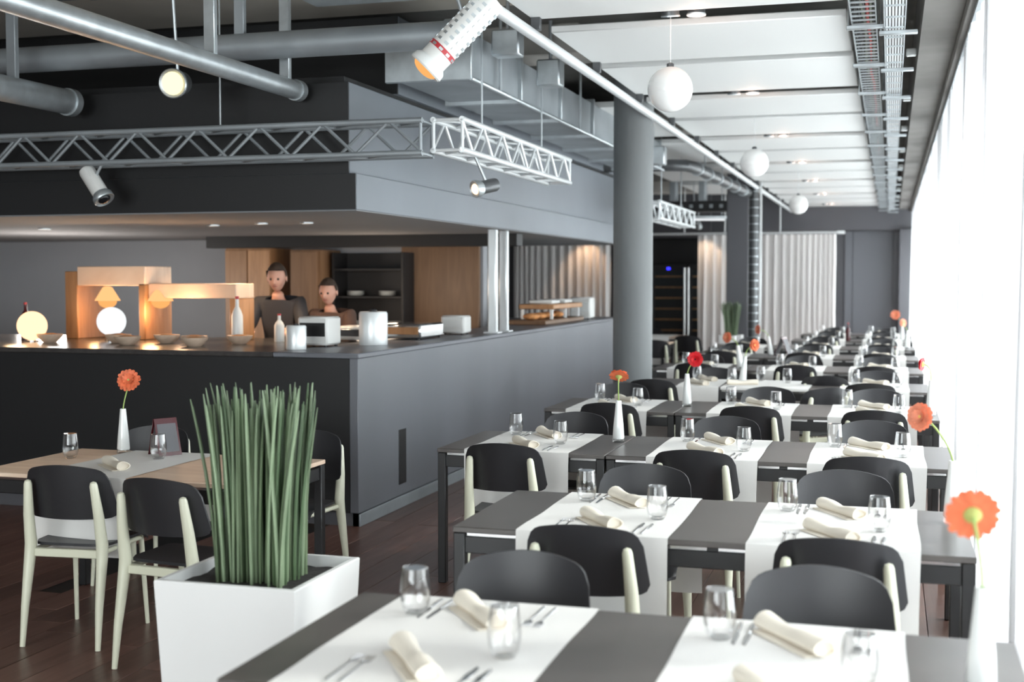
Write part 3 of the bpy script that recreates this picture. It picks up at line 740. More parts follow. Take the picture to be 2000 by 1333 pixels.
glass(-3.55, 5.55, 'stemless water glass right of the vase on the pale wooden table')
tent(-3.62, 5.72, R(60), 'dark red folded menu stand on the pale wooden table', .13, .20, .12)
napkin(-3.60, 5.25, R(-40), 'rolled cream napkin on the pale wooden table', 0)

# planters with tall reeds
def planter(x, y, w, h, label, n, ph, spread, seed, plabel):
    t = thing('square_planter', label, 'planter', (x, y, 0), 0, 'white square planters'); a, b = w / 2, w / 2 * .90; th = .022
    def ring(s0, s1, z0, z1): return [(-s0, -s0, z0), (s0, -s0, z0), (s0, s0, z0), (-s0, s0, z0), (-s1, -s1, z1), (s1, -s1, z1), (s1, s1, z1), (-s1, s1, z1)]
    mb = MB(); q4 = [(0, 1, 5, 4), (1, 2, 6, 5), (2, 3, 7, 6), (3, 0, 4, 7)]
    mb.add(ring(b, a, 0, h), q4 + [(3, 2, 1, 0)]); mb.add(ring(a, a - .004, h, h + .004), q4); mb.add(ring(a - .004, a - th, h + .004, h + .004), q4)
    mb.add(ring(a - th, a - th, h + .004, h - .05), q4)
    mb.build('box', Mt['white'], t)
    sl = MB(); g = 10; vs = []; rnd = random.Random(seed)
    for i in range(g + 1):
        for j in range(g + 1): vs.append(((-1 + 2 * i / g) * (a - th), (-1 + 2 * j / g) * (a - th), h - .035 + rnd.uniform(-.006, .006)))
    sl.add(vs, [(i * (g + 1) + j, (i + 1) * (g + 1) + j, (i + 1) * (g + 1) + j + 1, i * (g + 1) + j + 1) for i in range(g) for j in range(g)], True)
    sl.build('soil', Mt['soil'], t)
    p = thing('reed_plant', plabel, 'plant', (x, y, h - .04), 0, 'upright reeds in the planters')
    for k in range(n):
        a_ = rnd.uniform(-1, 1) * w * .25; c_ = rnd.uniform(-1, 1) * w * .20
        hh = ph * rnd.uniform(.88, 1.03); lean = rnd.uniform(-.025, .025) + a_ * spread; ly = rnd.uniform(-.03, .03); wd = rnd.uniform(.012, .021)
        if rnd.random() < .10: lean -= .05
        pts = [(a_ + lean * s * s + lean * .2 * s, c_ + ly * s, hh * s) for s in (0, .2, .4, .6, .8, .93, 1)]
        MB().tube(pts, [wd * .55, wd * .62, wd * .62, wd * .6, wd * .55, wd * .42, wd * .16], 6, flat=.6).build('reed', Mt[('leaf', 'leaf', 'leaf_dark', 'leaf_light')[rnd.randrange(4)]], p)
planter(-2.19, 4.08, .545, .60, 'white square planter holding tall reeds, left of the nearest table', 130, .70, .30, 3, 'tall upright green reeds in the near white planter')
planter(-2.36, 19.6, .34, .79, 'white square planter beside the dark square column far back', 70, .56, .5, 5, 'tall green reeds in the far planter beside the dark column')

# far left tables beyond the column
for i, (x0, x1, y0) in enumerate(((-4.3, -3.05, 17.55), (-4.7, -3.2, 19.7))):
    make_table(x0, x1, y0, ['dark table beyond the round column, nearer of the two there', 'dark table beyond the round column in front of the wine fridges'][i], Mt['lightwood'], group='pale wooden tables')
    runner(x1 - .75, x1 - .15, y0, ['white runner on the nearer table beyond the round column', 'white runner on the table before the wine fridges'][i], seed=i)
chair(-3.12, 17.25, 0.1, 'black dining chair half hidden behind the round column', )
chair(-2.85, 18.75, R(-8), 'black dining chair before the table by the wine fridges')
chair(-2.78, 21.3, R(75), 'black dining chair standing sideways in front of the far curtain')
chair(-3.9, 20.9, PI, 'black dining chair behind the table by the wine fridges')
V(-4.02, 20.1, 'white leaning vase on the table before the wine fridges', 'orange gerbera in front of the wine fridges', (-4.06, 20.0, 1.12), (-.1, -1, .2), 'pet_coral', 'disc_yellow', .06)
tent(-4.22, 19.95, R(60), 'dark red folded menu stand beside the vase before the wine fridges', .15, .2, .12)

# ================================================================== FAR END: curtain, rail, fridges
for i, (a, b) in enumerate(((-7.5, -5.45), (-3.68, -2.62), (-2.60, -1.02))):
    me = drape_mesh('room_curtain', Mt['drape'], a, b, 0.02, 2.53, .045, .135, 60 + i)
    o = bpy.data.objects.new('room_curtain', me); C.objects.link(o); o.rotation_euler = (0, 0, -PI / 2); o.location = (a, 25.0, 0)
    tag(o, ['long grey curtain seen through the kitchen opening', 'pale curtain left of the dark square column, lamp glow on its top', 'wide pale curtain right of the dark square column'][i], 'curtain', 'curtains across the far end')
rail = thing('curtain_rail', 'white curtain rail hung across the far end of the room', 'curtain rail', (0, 25.0, 2.56))
MB().tube([(-7.6, 0, 0), (-.90, 0, 0)], .022, 12).build('rod', Mt['alu'], rail)
MB().box(-1.0, -.86, -.035, .035, -.03, .03, .006).build('end_cap', Mt['alu'], rail)
for x in (-7.0, -5.4, -3.95, -3.15, -2.08):
    MB().tube([(x, 0, .02), (x, 0, 1.05)], .012, 8).build('hanger', Mt['alu'], rail)
structure(MB().box(-5.3, -3.4, 27.3, 27.99, 0, 2.55, .004).build('trim_5', Mt['black']), 'black wall niche holding the wine fridges', 'niche')
def fridge(x, label):
    t = thing('wine_fridge', label, 'wine fridge', (x, 27.0, 0), 0, 'wine fridges in the black niche')
    MB().box(-.39, .39, -.25, .28, 0.02, 1.98, .006).build('cabinet', Mt['black'], t)
    fr = MB().box(-.38, -.30, -.28, -.252, .08, 1.96, .004).box(.30, .38, -.28, -.252, .08, 1.96, .004).box(-.30, .30, -.28, -.252, .08, .16, .004).box(-.30, .30, -.28, -.252, 1.84, 1.96, .004).build('door', Mt['black'], t)
    MB().tube([(.345, -.31, .30), (.345, -.31, 1.90)], .026, 12).build('handle', Mt['steel'], fr)
    MB().tube([(-.37, -.31, .30), (-.37, -.31, 1.90)], .022, 12).build('handle', Mt['steel'], fr)
    MB().box(-.30, .30, -.268, -.262, .16, 1.84).build('glass_door', Mt['pane'], t)
    for k in range(7): MB().box(-.29, .29, -.262, -.255, .32 + k * .23, .35 + k * .23, .002).build('wine_shelf', Mt['warmwood'], t)
    MB().box(-.035, .035, -.286, -.279, 1.86, 1.91).build('display', Mt['led_blue'], t)
fridge(-4.56, 'black wine fridge with steel handles, left one'); fridge(-3.76, 'black wine fridge beside the far curtain, right one')
structure(MB().box(XL, -3.69, 26.9, 27.0, 2.55, 3.5).build('trim_6', Mt['wall_back']), 'dark lintel over the wine fridge niche', 'lintel')

# ================================================================== CEILING SERVICES
# globes
def globe(x, y, z, label):
    t = thing('globe_pendant', label, 'pendant lamp', (x, y, z), 0, 'white globe pendants')
    MB().sphere((0, 0, 0), .134, 40, 24).build('globe', Mt['opal'], t)
    MB().lathe([(.022, .128), (.022, .150), (.008, .158)], 16).build('cap', Mt['greypipe'], t)
    MB().tube([(0, 0, .15), (0, 0, 3.6 - z)], .0028, 6).build('cord', Mt['alu'], t)
globe(-1.27, 7.46, 2.785, 'white globe pendant nearest the camera')
globe(-1.25, 12.07, 2.755, 'second white globe pendant, mid-size in view')
globe(-1.26, 18.1, 2.705, 'third and smallest white globe pendant')
# twin spotlights in the slits
for k in range(7):
    y = 7.34 + 3.2 * k; x = -1.10 - .012 * k
    for q, (dx, lit) in enumerate(((-.15, False), (0, True))):
        t = thing('ceiling_spotlight', '%s spotlight in the %s wide slit of the white ceiling' % (('unlit dark', 'lit')[lit], ORD[k]), 'spotlight', (x + dx, y, 3.19), 0, 'twin spotlights in the ceiling slits')
        aim = Matrix.Rotation(R(0 if lit else 12), 4, 'X')
        MB().lathe([(0, .10), (.045, .10), (.052, .085), (.052, 0), (.046, -.004), (.043, .006), (0, .012)], 24, m=aim).build('housing', Mt['greypipe'], t)
        MB().lathe([(.046, -.005), (.056, -.005), (.056, .004), (.046, .004), (.046, -.005)], 24, m=aim).build('trim_ring', Mt['alu'] if lit else Mt['galv'], t)
        MB().lathe([(0, -.001), (.041, .001), (.041, .005), (0, .005)], 20, m=aim).build('lens', Mt['lamp_warm'] if lit else Mt['wineglass_dark'], t)
        MB().box(-.01, .01, -.01, .01, .10, .42).build('stalk', Mt['black'], t)
    point('spotlight_glow', (x, y, 3.15), 1.3, (1, .66, .5), .04)
# wiring above the slits
tray = thing('cable_tray', 'perforated cable tray glimpsed through the first wide ceiling slit', 'cable tray', (0, 7.47, 3.42))
tb = MB().box(-2.05, -.3, -.13, .13, 0, .003).box(-2.05, -.3, -.132, -.128, 0, .05).box(-2.05, -.3, .128, .132, 0, .05)
tb.build('bed', Mt['galv_dull'], tray)
hl = MB()
for i in range(34):
    for j in range(3): hl.box(-2.0 + i * .05, -1.972 + i * .05, -.09 + j * .07, -.075 + j * .07, -.0015, -.0005)
ho = hl.build('slots', Mt['black'], tray); ho['kind'] = 'stuff'
for i, (yy, xx, cc) in enumerate(((7.40, -.95, 'cable_black'), (7.5, -.8, 'cable_black'), (8.93, -.85, 'cable_black'), (8.95, -1.2, 'cable_black'), (10.6, -.7, 'cable_black'))):
    pts = [(xx - .35 + .07 * k, yy + .05 * math.sin(k * 1.1 + i), 3.26 + .035 * math.cos(k * .9 + i) + .004 * (k - 5) ** 2) for k in range(11)]
    tag(MB().tube(pts, .007, 6).build('loose_cable', Mt[cc]), 'black cable looping above ceiling slit %s' % ['one, left loop', 'one, right loop', 'two, right loop', 'two, left loop', 'three'][i], 'cable')
# bright lighting rail along the edge of the white panels
lr = thing('lighting_rail', 'long bright steel rail along the left edge of the white ceiling panels', 'rail', (-2.04, 0, 3.1))
MB().tube([(0, 4.2, 0), (0, 27.3, 0)], .033, 14).build('tube', Mt['alu'], lr)
MB().box(-.055, -.033, 4.2, 27.3, .0, .035, .003).build('side_channel', Mt['greypipe'], lr)
for k in range(15):
    MB().box(-.012, .045, 5.6 + 1.6 * k - .02, 5.6 + 1.6 * k + .02, .025, .10, .003).build('bracket', Mt['greypipe'], lr)
# grey waste pipe that turns and runs to the dark column
pp = thing('grey_pipe', 'dark grey pipe with a bend running to the dark square column', 'pipe', (0, 0, 0))
MB().tube([(-5.2, 15.6, 3.08), (-2.65, 15.65, 3.08), (-2.48, 15.72, 3.08), (-2.40, 15.9, 3.07), (-2.18, 20.1, 3.02)], .075, 18).build('tube', Mt['greypipe'], pp)
for k in range(6):
    s = (k + .3) / 6; y = 15.9 + 4.2 * s; x = -2.40 + .22 * s; z = 3.07 - .05 * s
    MB().lathe([(.077, -.04), (.088, -.04), (.088, .04), (.077, .04)], 18, m=Matrix.Translation((x, y, z)) @ Matrix.Rotation(PI / 2, 4, 'X')).build('coupling', Mt['galv'], pp)
for k in range(3):
    MB().tube([(-2.36 + k * .06, 16.6 + k * 1.3, 3.1), (-2.36 + k * .06, 16.6 + k * 1.3, 3.6)], .008, 6).build('hanger', Mt['galv'], pp)
# big galvanised duct beside the bulkhead
du = thing('ventilation_duct', 'large galvanised ventilation duct running beside the bar bulkhead', 'duct', (0, 0, 0))
MB().box(-3.28, -2.72, 8.0, 15.4, 3.02, 3.32, .006).build('duct_body', Mt['galv_dull'], du)
for y in (8.0, 9.2, 10.4, 11.6, 12.8, 14.0, 15.2):
    MB().box(-3.31, -2.69, y - .02, y + .02, 2.99, 3.35, .004).build('flange', Mt['galv'], du)
MB().tube([(-2.70, 8.0, 3.0), (-2.70, 15.4, 3.0)], .016, 8).build('edge_strip', Mt['galv'], du)
for y in (8.6, 11.0, 13.4): MB().tube([(-2.68, y, 3.0), (-2.68, y, 3.6)], .012, 8).build('hanger', Mt['galv'], du)
# junction boxes and valve by the duct
for i, (x, y, z, a, b, c) in enumerate(((-2.55, 8.35, 3.28, .10, .07, .09), (-2.5, 9.3, 3.22, .09, .08, .10), (-2.5, 13.6, 3.0, .14, .08, .10), (-3.0, 6.6, 3.42, .35, .4, .12))):
    t = thing('junction_box', 'grey metal junction box %s' % ['hung near the big tubular spotlight', 'above the duct, beside the bright rail', 'on the far part of the duct', 'large one under the slab above the bar corner'][i], 'junction box', (x, y, z))
    MB().box(-a, a, -b, b, -c, c, .012).build('housing', Mt['galv'], t); MB().tube([(0, 0, c), (0, 0, 3.62 - z)], .014, 8).build('conduit', Mt['galv'], t)
# left pipes
def pipe(pts, r, label, material, hang=(), n=24):
    t = thing('ceiling_pipe', label, 'pipe'); MB().tube(pts, r, n).build('tube', Mt[material], t)
    MB().tube([Vector(pts[-1]) - (Vector(pts[-1]) - Vector(pts[-2])).normalized() * .05, Vector(pts[-1]) + (Vector(pts[-1]) - Vector(pts[-2])).normalized() * .01], r * 1.12, n).build('end_collar', Mt[material], t)
    for h_, m_ in hang:
        MB().box(h_[0] - .035, h_[0] + .035, h_[1] - .02, h_[1] + .02, h_[2], 3.62, .004).build('hanger', Mt[m_], t)
pipe([(-3.76, 2.5, 2.90), (-3.76, 7.58, 2.90)], .062, 'thick galvanised pipe hanging at upper left, ending by the bar corner', 'galv', [((-3.76, 6.47, 2.95), 'galv'), ((-3.76, 7.4, 2.95), 'galv')])
pipe([(-5.45, 3.0, 2.88), (-5.45, 7.5, 2.88)], .085, 'short galvanised pipe end at the far upper left', 'galv', [((-5.45, 6.9, 2.95), 'galv_dull')])
pipe([(XL + .01, 7.25, 3.14), (-2.55, 7.25, 3.14)], .085, 'grey duct crossing over the bar front', 'galv_dull', [((-6.5, 7.25, 3.2), 'galv_dull'), ((-4.0, 7.25, 3.2), 'galv_dull')])
pipe([(-9.6, 10.2 - 3.6, 3.42), (-4.6, 6.6, 3.42)], .07, 'dull grey pipe under the slab above the left pipes', 'greypipe')
# trusses
def truss(p0, p1, w, label, material, bays):
    p0, p1 = Vector(p0), Vector(p1); L = (p1 - p0).length; t = thing('lighting_truss', label, 'truss', p0)
    X_ = (p1 - p0).normalized(); Z_ = Vector((0, 0, 1)); Y_ = Z_.cross(X_)
    q = Matrix((X_, Y_, Z_)).transposed().to_4x4(); h = w / 2
    cs = [(-h, -h), (h, -h), (h, h), (-h, h)]
    for a, b in cs: MB().tube([(0, a, b), (L, a, b)], .019, 10, m=q).build('chord', Mt[material], t)
    st = L / bays
    for f in range(4):
        a, b = cs[f], cs[(f + 1) % 4]
        for k in range(bays):
            s, e = (a, b) if k % 2 == 0 else (b, a)
            MB().tube([(k * st, s[0], s[1]), ((k + 1) * st, e[0], e[1])], .011, 6, m=q).build('brace', Mt[material], t)
        for xx in (0.012, L - .012): MB().tube([(xx, a[0], a[1]), (xx, b[0], b[1])], .011, 8, m=q).build('end_bar', Mt[material], t)
    for s in (.25, .8):
        MB().tube([(L * s, 0, h), (L * s, 0, 3.6 - p0.z)], .007, 6, m=q).build('hanger', Mt['galv'], t)
    return t
truss((-2.78, 7.4, 2.54), (-8.6, 7.4, 2.54), .20, 'long lighting truss crossing in front of the bar front', 'galv_dull', 26)
truss((-2.66, 7.42, 2.56), (-2.68, 10.25, 2.56), .19, 'bright aluminium truss running along the bar side', 'alu', 13)
truss((-2.76, 14.9, 2.49), (-2.76, 17.7, 2.49), .20, 'small bright truss end beyond the round column', 'alu', 12)
# spot lamps
def lamp(head, aim, r, ln, label, bodym, lensm, up, perf=False, lens_r=.8):
    head = Vector(head); aimv = (Vector(aim) - head).normalized(); t = thing('spot_lamp', label, 'spotlight', head)
    q = aimv.to_track_quat('Z', 'Y').to_matrix().to_4x4()
    MB().lathe([(0, -ln), (r * .9, -ln), (r, -ln * .93), (r, 0), (r * .93, 0), (r * .90, -.02), (0, -.022)], 28, m=q).build('body', Mt[bodym], t)
    MB().lathe([(r, -.05), (r * 1.25, -.03), (r * 1.30, .0), (r * 1.22, .008), (r, .0)], 28, m=q).build('front_ring', Mt['porcelain' if perf else 'galv'], t)
    MB().sphere((0, 0, 0), r * lens_r, 20, 10, (1, 1, .5), m=q).build('bulb', Mt[lensm], t)
    MB().tube([q @ Vector((0, 0, -ln * .6)), Vector((0, 0, up - head.z))], .010, 8).build('stalk', Mt['galv'], t)
    if perf:
        pf = MB()
        for k in range(9):
            for j in range(10):
                a = 2 * PI * j / 10; z_ = -ln * .88 + k * ln * .08
                pf.box(-.011, .011, -.003, .003, -.007, .007, m=q @ Matrix.Translation((math.cos(a) * r, math.sin(a) * r, z_)) @ Matrix.Rotation(a + PI / 2, 4, 'Z'))
        po = pf.build('vent_holes', Mt['galv'], t); po['kind'] = 'stuff'
        MB().lathe([(r + .001, -.13), (r + .0022, -.13), (r + .0022, -.105), (r + .001, -.105)], 28, m=q).build('red_band', Mt['red'], t)
    return t
lamp((-2.25, 5.96, 2.72), (-2.62, 5.85, 2.33), .075, .48, 'large white perforated tubular spotlight with a warm orange bulb', 'plastic_white', 'lamp_orange', 3.6, True, .95)
lamp((-2.62, 7.85, 2.25), (-2.95, 7.45, 2.13), .045, .17, 'small grey spotlight clamped under the bright truss', 'greypipe', 'lamp_warm', 2.46)
lamp((-5.10, 7.36, 2.20), (-4.55, 7.26, 1.50), .055, .26, 'small white spotlight hanging below the long truss', 'plastic_white', 'wineglass_dark', 2.46)
lamp((-4.34, 7.0, 2.89), (-4.0, 4.0, 2.4), .072, .14, 'glowing cream-coloured lamp at the upper left below the pipe', 'greypipe', 'lamp_cream', 3.6, False, 1.0)
lamp((-3.55, 24.2, 2.66), (-3.6, 24.9, 2.3), .05, .16, 'small spotlight throwing a warm glow on the far curtain', 'galv', 'lamp_warm', 3.615)
# track with fluorescent tube near the far curtain
ft = thing('tube_light', 'white tube light hanging near the far curtain', 'lamp', (-3.1, 22.2, 2.72), R(20))
MB().box(-.35, .35, -.05, .05, 0, .05, .01).build('tray', Mt['galv'], ft); MB().box(-.30, .30, -.03, .03, -.03, 0, .01).build('diffuser', Mt['lamp_white'], ft)
for x in (-.25, .25): MB().tube([(x, 0, .05), (x, 0, .88)], .008, 6).build('hanger', Mt['galv'], ft)
# back-left services beyond the column: long dark duct and ducts with hangers
bd = thing('dark_duct', 'long dark perforated duct hung across the far ceiling', 'duct', (0, 21.6, 2.90))
MB().box(-6.4, -2.40, -.15, .15, -.09, .09, .01).build('duct_body', Mt['black'], bd)
sl_ = MB()
for k in range(22): sl_.box(-6.2 + k * .17, -6.14 + k * .17, -.153, -.149, -.03, .03)
sl_.build('slots', Mt['galv_dull'], bd)['kind'] = 'stuff'
for x in (-5.4, -4.6, -4.1, -3.6, -3.1): MB().box(x - .05, x + .05, -.16, .16, .09, .70, .003).build('hanger', Mt['galv_dull'], bd)

# cable trays on the window side
def ladder_tray(x0, x1, z, label, rung, material, cables=()):
    t = thing('cable_tray', label, 'cable tray', (0, 0, z), 0, 'cable trays along the window side of the ceiling')
    for x in (x0, x1): MB().box(x - .004, x + .004, 4.0, 27.2, 0, .05, .001).build('side_rail', Mt[material], t)
    if rung:
        r = MB()
        y = 4.2
        while y < 27.2: r.box(x0, x1, y - .008, y + .008, 0, .008); y += rung
        r.build('rungs', Mt[material], t)['kind'] = 'stuff'
    for k in range(18):
        y = 4.85 + 1.33 * k
        MB().box(x0 - .03, x1 + .07, y - .02, y + .02, -.035, -.012, .003).build('bracket', Mt['galv'], t)
        if k % 2 == 0: MB().tube([(x0 - .02, y, -.03), (x0 - .02, y, 3.61 - z)], .006, 6).build('hanger', Mt['galv'], t)
    for i, (cx, cr, cc) in enumerate(cables):
        rnd = random.Random(i * 7 + 3); pts = [(cx + rnd.uniform(-.012, .012), 4 + .6 * k, .012 + cr + rnd.uniform(0, .012)) for k in range(38)]
        MB().tube(pts, cr, 6).build('cable', Mt[cc], t)
    return t
ladder_tray(-.235, -.10, 3.12, 'wire cable tray with coloured cables beside the white ceiling edge', .12, 'galv', ((-.20, .007, 'cable_black'), (-.175, .012, 'cable_green'), (-.15, .009, 'cable_red'), (-.13, .012, 'cable_green'), (-.215, .006, 'cable_black'), (-.16, .008, 'cable_black')))
ct2 = ladder_tray(-.055, .055, 3.08, 'pale blue-grey slatted tray running to the far wall', .30, 'galv')
for k in range(6): MB().box(-.047 + k * .0165, -.036 + k * .0165, 4.0, 27.2, .008, .012).build('strip', Mt['alu'], ct2)
for k in range(9):
    y = 6.6 + 2.2 * k
    tag(MB().box(.075, .14, y, y + .05, 3.14, 3.19, .006).build('beam_clip', Mt['porcelain']), 'small white clip beside the slatted tray, %s from the camera' % ORD[k], 'clip', 'white clips along the beam')
t = thing('metal_box', 'grey metal box under the beam at the top of the picture', 'junction box', (.10, 6.55, 3.2))
MB().box(-.05, .05, -.22, .22, -.05, .10, .01).build('housing', Mt['galv'], t); MB().box(-.02, .02, -.1, .1, .1, .42).build('bracket', Mt['galv'], t)

# ================================================================== KITCHEN
for i, (x, y) in enumerate(((-4.85, 9.1), (-4.45, 9.1), (-5.4, 9.3), (-7.2, 9.5), (-8.6, 10.2))):
    t = thing('kitchen_downlight', 'small warm downlight under the bulkhead, %s' % ['right one of the pair over the bar', 'left one of the pair over the bar', 'left of the pair over the bar', 'above the heat shelf', 'far left over the kitchen'][i], 'downlight', (x, y, 2.1115), 0, 'warm downlights in the kitchen soffit')
    MB().lathe([(.04, 0), (.055, 0), (.055, -.012), (.04, -.012), (.04, 0)], 20).build('ring', Mt['galv'], t); MB().lathe([(0, -.006), (.04, -.006), (.04, -.002), (0, -.002)], 20).build('lens', Mt['lamp_warm'], t)
    spot('kitchen_spot', (x, y, 2.08), (x, y + .15, 0), 26, (1, .72, .46), 100)
point('kitchen_fill', (-8.0, 10.6, 1.35), 60, (1, .93, .86), .3)
point('kitchen_fill', (-5.0, 11.7, 1.45), 14, (1, .8, .62), .25)
# back-wall shelving with plates
sh = thing('plate_shelf', 'dark open shelf with stacked plates on the kitchen wall', 'shelf', (-5.45, 12.8, 0))
MB().box(-.42, -.39, -.18, .18, 0, 1.95, .003).box(.39, .42, -.18, .18, 0, 1.95, .003).box(-.39, .39, .16, .18, 0, 1.95).build('frame', Mt['black'], sh)
for z in (.6, 1.12, 1.45, 1.75): MB().box(-.39, .39, -.18, .16, z, z + .025, .003).build('shelf_board', Mt['black'], sh)
for i, (x, z) in enumerate(((-5.68, 1.145), (-5.42, 1.145), (-5.2, 1.145), (-5.66, 1.475), (-5.28, 1.475))):
    for k in range(4):
        t = MB().lathe([(0, 0), (.055, 0), (.10, .012), (.102, .014), (.055, .006), (0, .005)], 24).build('plate', Mt['porcelain'], None, (x, 12.78, z + .001 + k * .013))
        tag(t, 'white plate, %s on the dark kitchen shelf, %s' % (['lower left pile', 'lower middle pile', 'lower right pile', 'upper left pile', 'upper right pile'][i], ['bottom plate', 'second from bottom', 'second from top', 'top plate'][k]), 'plate', 'plates on the kitchen shelf')
# honey wood tall cupboard
cb = thing('tall_cupboard', 'honey-coloured wooden cupboard behind the kitchen staff', 'cupboard', (-6.80, 12.7, 0))
MB().box(-.28, .28, -.25, .28, 0, 2.0, .005).build('body', Mt['warmwood'], cb)
for s in (-1, 1):
    d_ = MB().box(s * .14 - .135, s * .14 + .135, -.272, -.251, .08, 1.98, .004).build('door', Mt['warmwood'], cb); MB().box(s * .03 - .008, s * .03 + .008, -.29, -.272, .95, 1.1, .002).build('handle', Mt['steel'], d_)
cb2 = thing('tall_cupboard', 'dark brown cupboard between the plate shelf and the staff', 'cupboard', (-6.05, 12.7, 0))
MB().box(-.24, .12, -.25, .28, 0, 1.98, .005).build('body', Mt['brown'], cb2); MB().box(-.22, .10, -.272, -.251, .08, 1.96, .004).build('door', Mt['brown'], cb2)
# heat shelf (wooden pass gantry)
hs = thing('heated_pass_shelf', 'wooden heated pass gantry on the counter with glowing underside', 'shelf', (0, 9.1, 1.165))
MB().box(-6.56, -6.44, -.2, .2, 0, .56, .006).build('upright', Mt['warmwood'], hs); MB().box(-5.86, -5.80, -.2, .2, 0, .46, .006).build('upright', Mt['warmwood'], hs)
MB().box(-6.44, -5.80, -.2, .2, .44, .60, .006).build('top_box', Mt['lightwood'], hs)
MB().box(-5.80, -5.0, -.15, .15, .34, .46, .006).build('side_beam', Mt['lightwood'], hs)
MB().box(-5.06, -5.0, -.15, .15, 0, .34, .006).build('upright', Mt['warmwood'], hs)
for i, x in enumerate((-6.22, -5.72)):
    t = thing('heat_lamp', 'glowing orange heat lamp under the wooden gantry, %s one' % ('left', 'right')[i], 'heat lamp', (x, 9.0, 1.49), 0, 'heat lamps under the gantry')
    MB().lathe([(.02, .11), (.04, .10), (.10, .0), (.105, -.01), (.098, -.005), (.035, .09), (.02, .09)], 24).build('shade', Mt['shade_glow'], t)
    MB().sphere((0, 0, -.015), .075, 20, 10, (1, 1, .75)).build('bulb', Mt['lamp_warm2'] if 'lamp_warm2' in Mt else Mt['lamp_orange'], t)
    point('heat_glow', (x, 8.85, 1.38), 5, (1, .55, .25), .06)
point('gantry_glow', (-5.4, 8.8, 1.45), 3, (1, .6, .35), .06)
# round white lamp and orange table lamp
t = thing('round_lamp', 'round white glowing lamp on the kitchen pass', 'lamp', (-5.98, 8.7, 1.166))
MB().sphere((0, 0, .155), .115, 28, 16).build('globe', Mt['lamp_white'], t); MB().lathe([(.05, 0), (.05, .015), (.02, .05), (.02, .06)], 20).build('foot', Mt['steel'], t)
t = thing('table_lamp', 'glowing orange globe lamp at the left of the counter', 'lamp', (-6.50, 8.4, 1.166))
MB().sphere((0, 0, .125), .115, 28, 16).build('globe', Mt['lamp_soft2'] if 'lamp_soft2' in Mt else Mt['lamp_soft'], t); MB().lathe([(.05, 0), (.05, .01), (.02, .015), (.02, .03)], 20).build('foot', Mt['steel'], t)
point('lamp_glow', (-6.50, 8.2, 1.3), 3, (1, .65, .35), .08)
# appliances on the side counter
def appliance(x, y, w_, d_, h_, label, cat, material, extra=None):
    t = thing(cat.replace(' ', '_'), label, cat, (x, y, 1.166))
    MB().box(-w_ / 2, w_ / 2, -d_ / 2, d_ / 2, .012, h_, .015).build('body', Mt[material], t)
    f = MB()
    for sx in (-1, 1):
        for sy in (-1, 1): f.lathe([(.012, 0), (.012, .013)], 10, (sx * (w_ / 2 - .03), sy * (d_ / 2 - .03), 0))
    f.build('feet', Mt['black'], t)
    MB().box(-w_ / 2 + .02, w_ / 2 - .02, -d_ / 2 - .004, -d_ / 2 + .001, h_ * .35, h_ * .8, .002).build('front_panel', Mt[extra or 'steel'], t)
    return t
appliance(-4.02, 8.42, .24, .24, .22, 'white square kitchen appliance with a dark slot at the bar corner', 'kitchen appliance', 'plastic_white', 'black')
appliance(-3.72, 10.6, .22, .20, .17, 'small bright white box on the bar side counter', 'box', 'plastic_white', 'plastic_white')
appliance(-3.80, 9.75, .34, .55, .13, 'low steel tray warmer with food on the bar counter', 'food warmer', 'steel', 'warmwood')
appliance(-4.1, 9.25, .25, .3, .12, 'low white appliance behind the steel canister', 'appliance', 'plastic_white')
t = thing('steel_canister', 'shiny white steel canister on the bar counter near its corner', 'canister', (-3.72, 8.72, 1.166))
MB().lathe([(0, 0), (.105, 0), (.108, .01), (.108, .235), (.100, .25), (0, .25)], 32).build('body', Mt['alu'], t); MB().lathe([(.03, .25), (.03, .262), (.012, .275), (0, .275)], 16).build('lid_knob', Mt['black'], t)
t = thing('steel_canister', 'smaller steel canister at the bar corner', 'canister', (-4.0, 8.0, 1.166))
MB().lathe([(0, 0), (.07, 0), (.072, .01), (.072, .16), (.065, .17), (0, .17)], 28).build('body', Mt['alu'], t); MB().lathe([(.02, .17), (.02, .18), (0, .185)], 16).build('lid_knob', Mt['black'], t)
# buffet at the far end of the bar counter
bf = thing('buffet_case', 'buffet display with lit white top at the far end of the bar', 'buffet', (-3.75, 13.9, 1.166))
MB().box(-.22, .22, -.95, .80, 0, .05, .008).build('base', Mt['brown'], bf)
MB().box(-.20, .20, -.55, .80, .16, .215, .008).build('top_shelf', Mt['warmwood'], bf)
for y in (-.5, .1, .7): MB().box(-.18, -.15, y - .015, y + .015, .05, .16).box(.15, .18, y - .015, y + .015, .05, .16).build('support', Mt['alu'], bf)
for y in (-.2, .38): MB().box(-.14, .14, y - .16, y + .16, .216, .26, .012).build('tray_lid', Mt['porcelain'], bf)
for i, y in enumerate((13.05, 13.35, 13.7, 14.1)):
    tag(MB().sphere((0, 0, .03), .09, 16, 10, (1, 1.2, .42)).build('bread_loaf', Mt['food'], None, (-3.72, y, 1.225)), 'golden bread loaf on the buffet, %s from the bar corner' % ORD[i], 'bread', 'loaves on the buffet')
appliance(-3.66, 15.15, .26, .26, .27, 'bright white coffee machine at the far end of the bar counter', 'coffee machine', 'plastic_white', 'porcelain')
t = thing('small_lamp', 'small round glowing lamp beside the counter posts', 'lamp', (-3.75, 12.15, 1.166))
MB().tube([(0, 0, 0), (0, 0, .36)], .008, 8).build('stem', Mt['steel'], t); MB().sphere((0, 0, .38), .05, 20, 12).build('bulb', Mt['lamp_cream'], t); MB().lathe([(0, 0), (.05, 0), (.05, .01), (0, .014)], 20).build('foot', Mt['steel'], t)
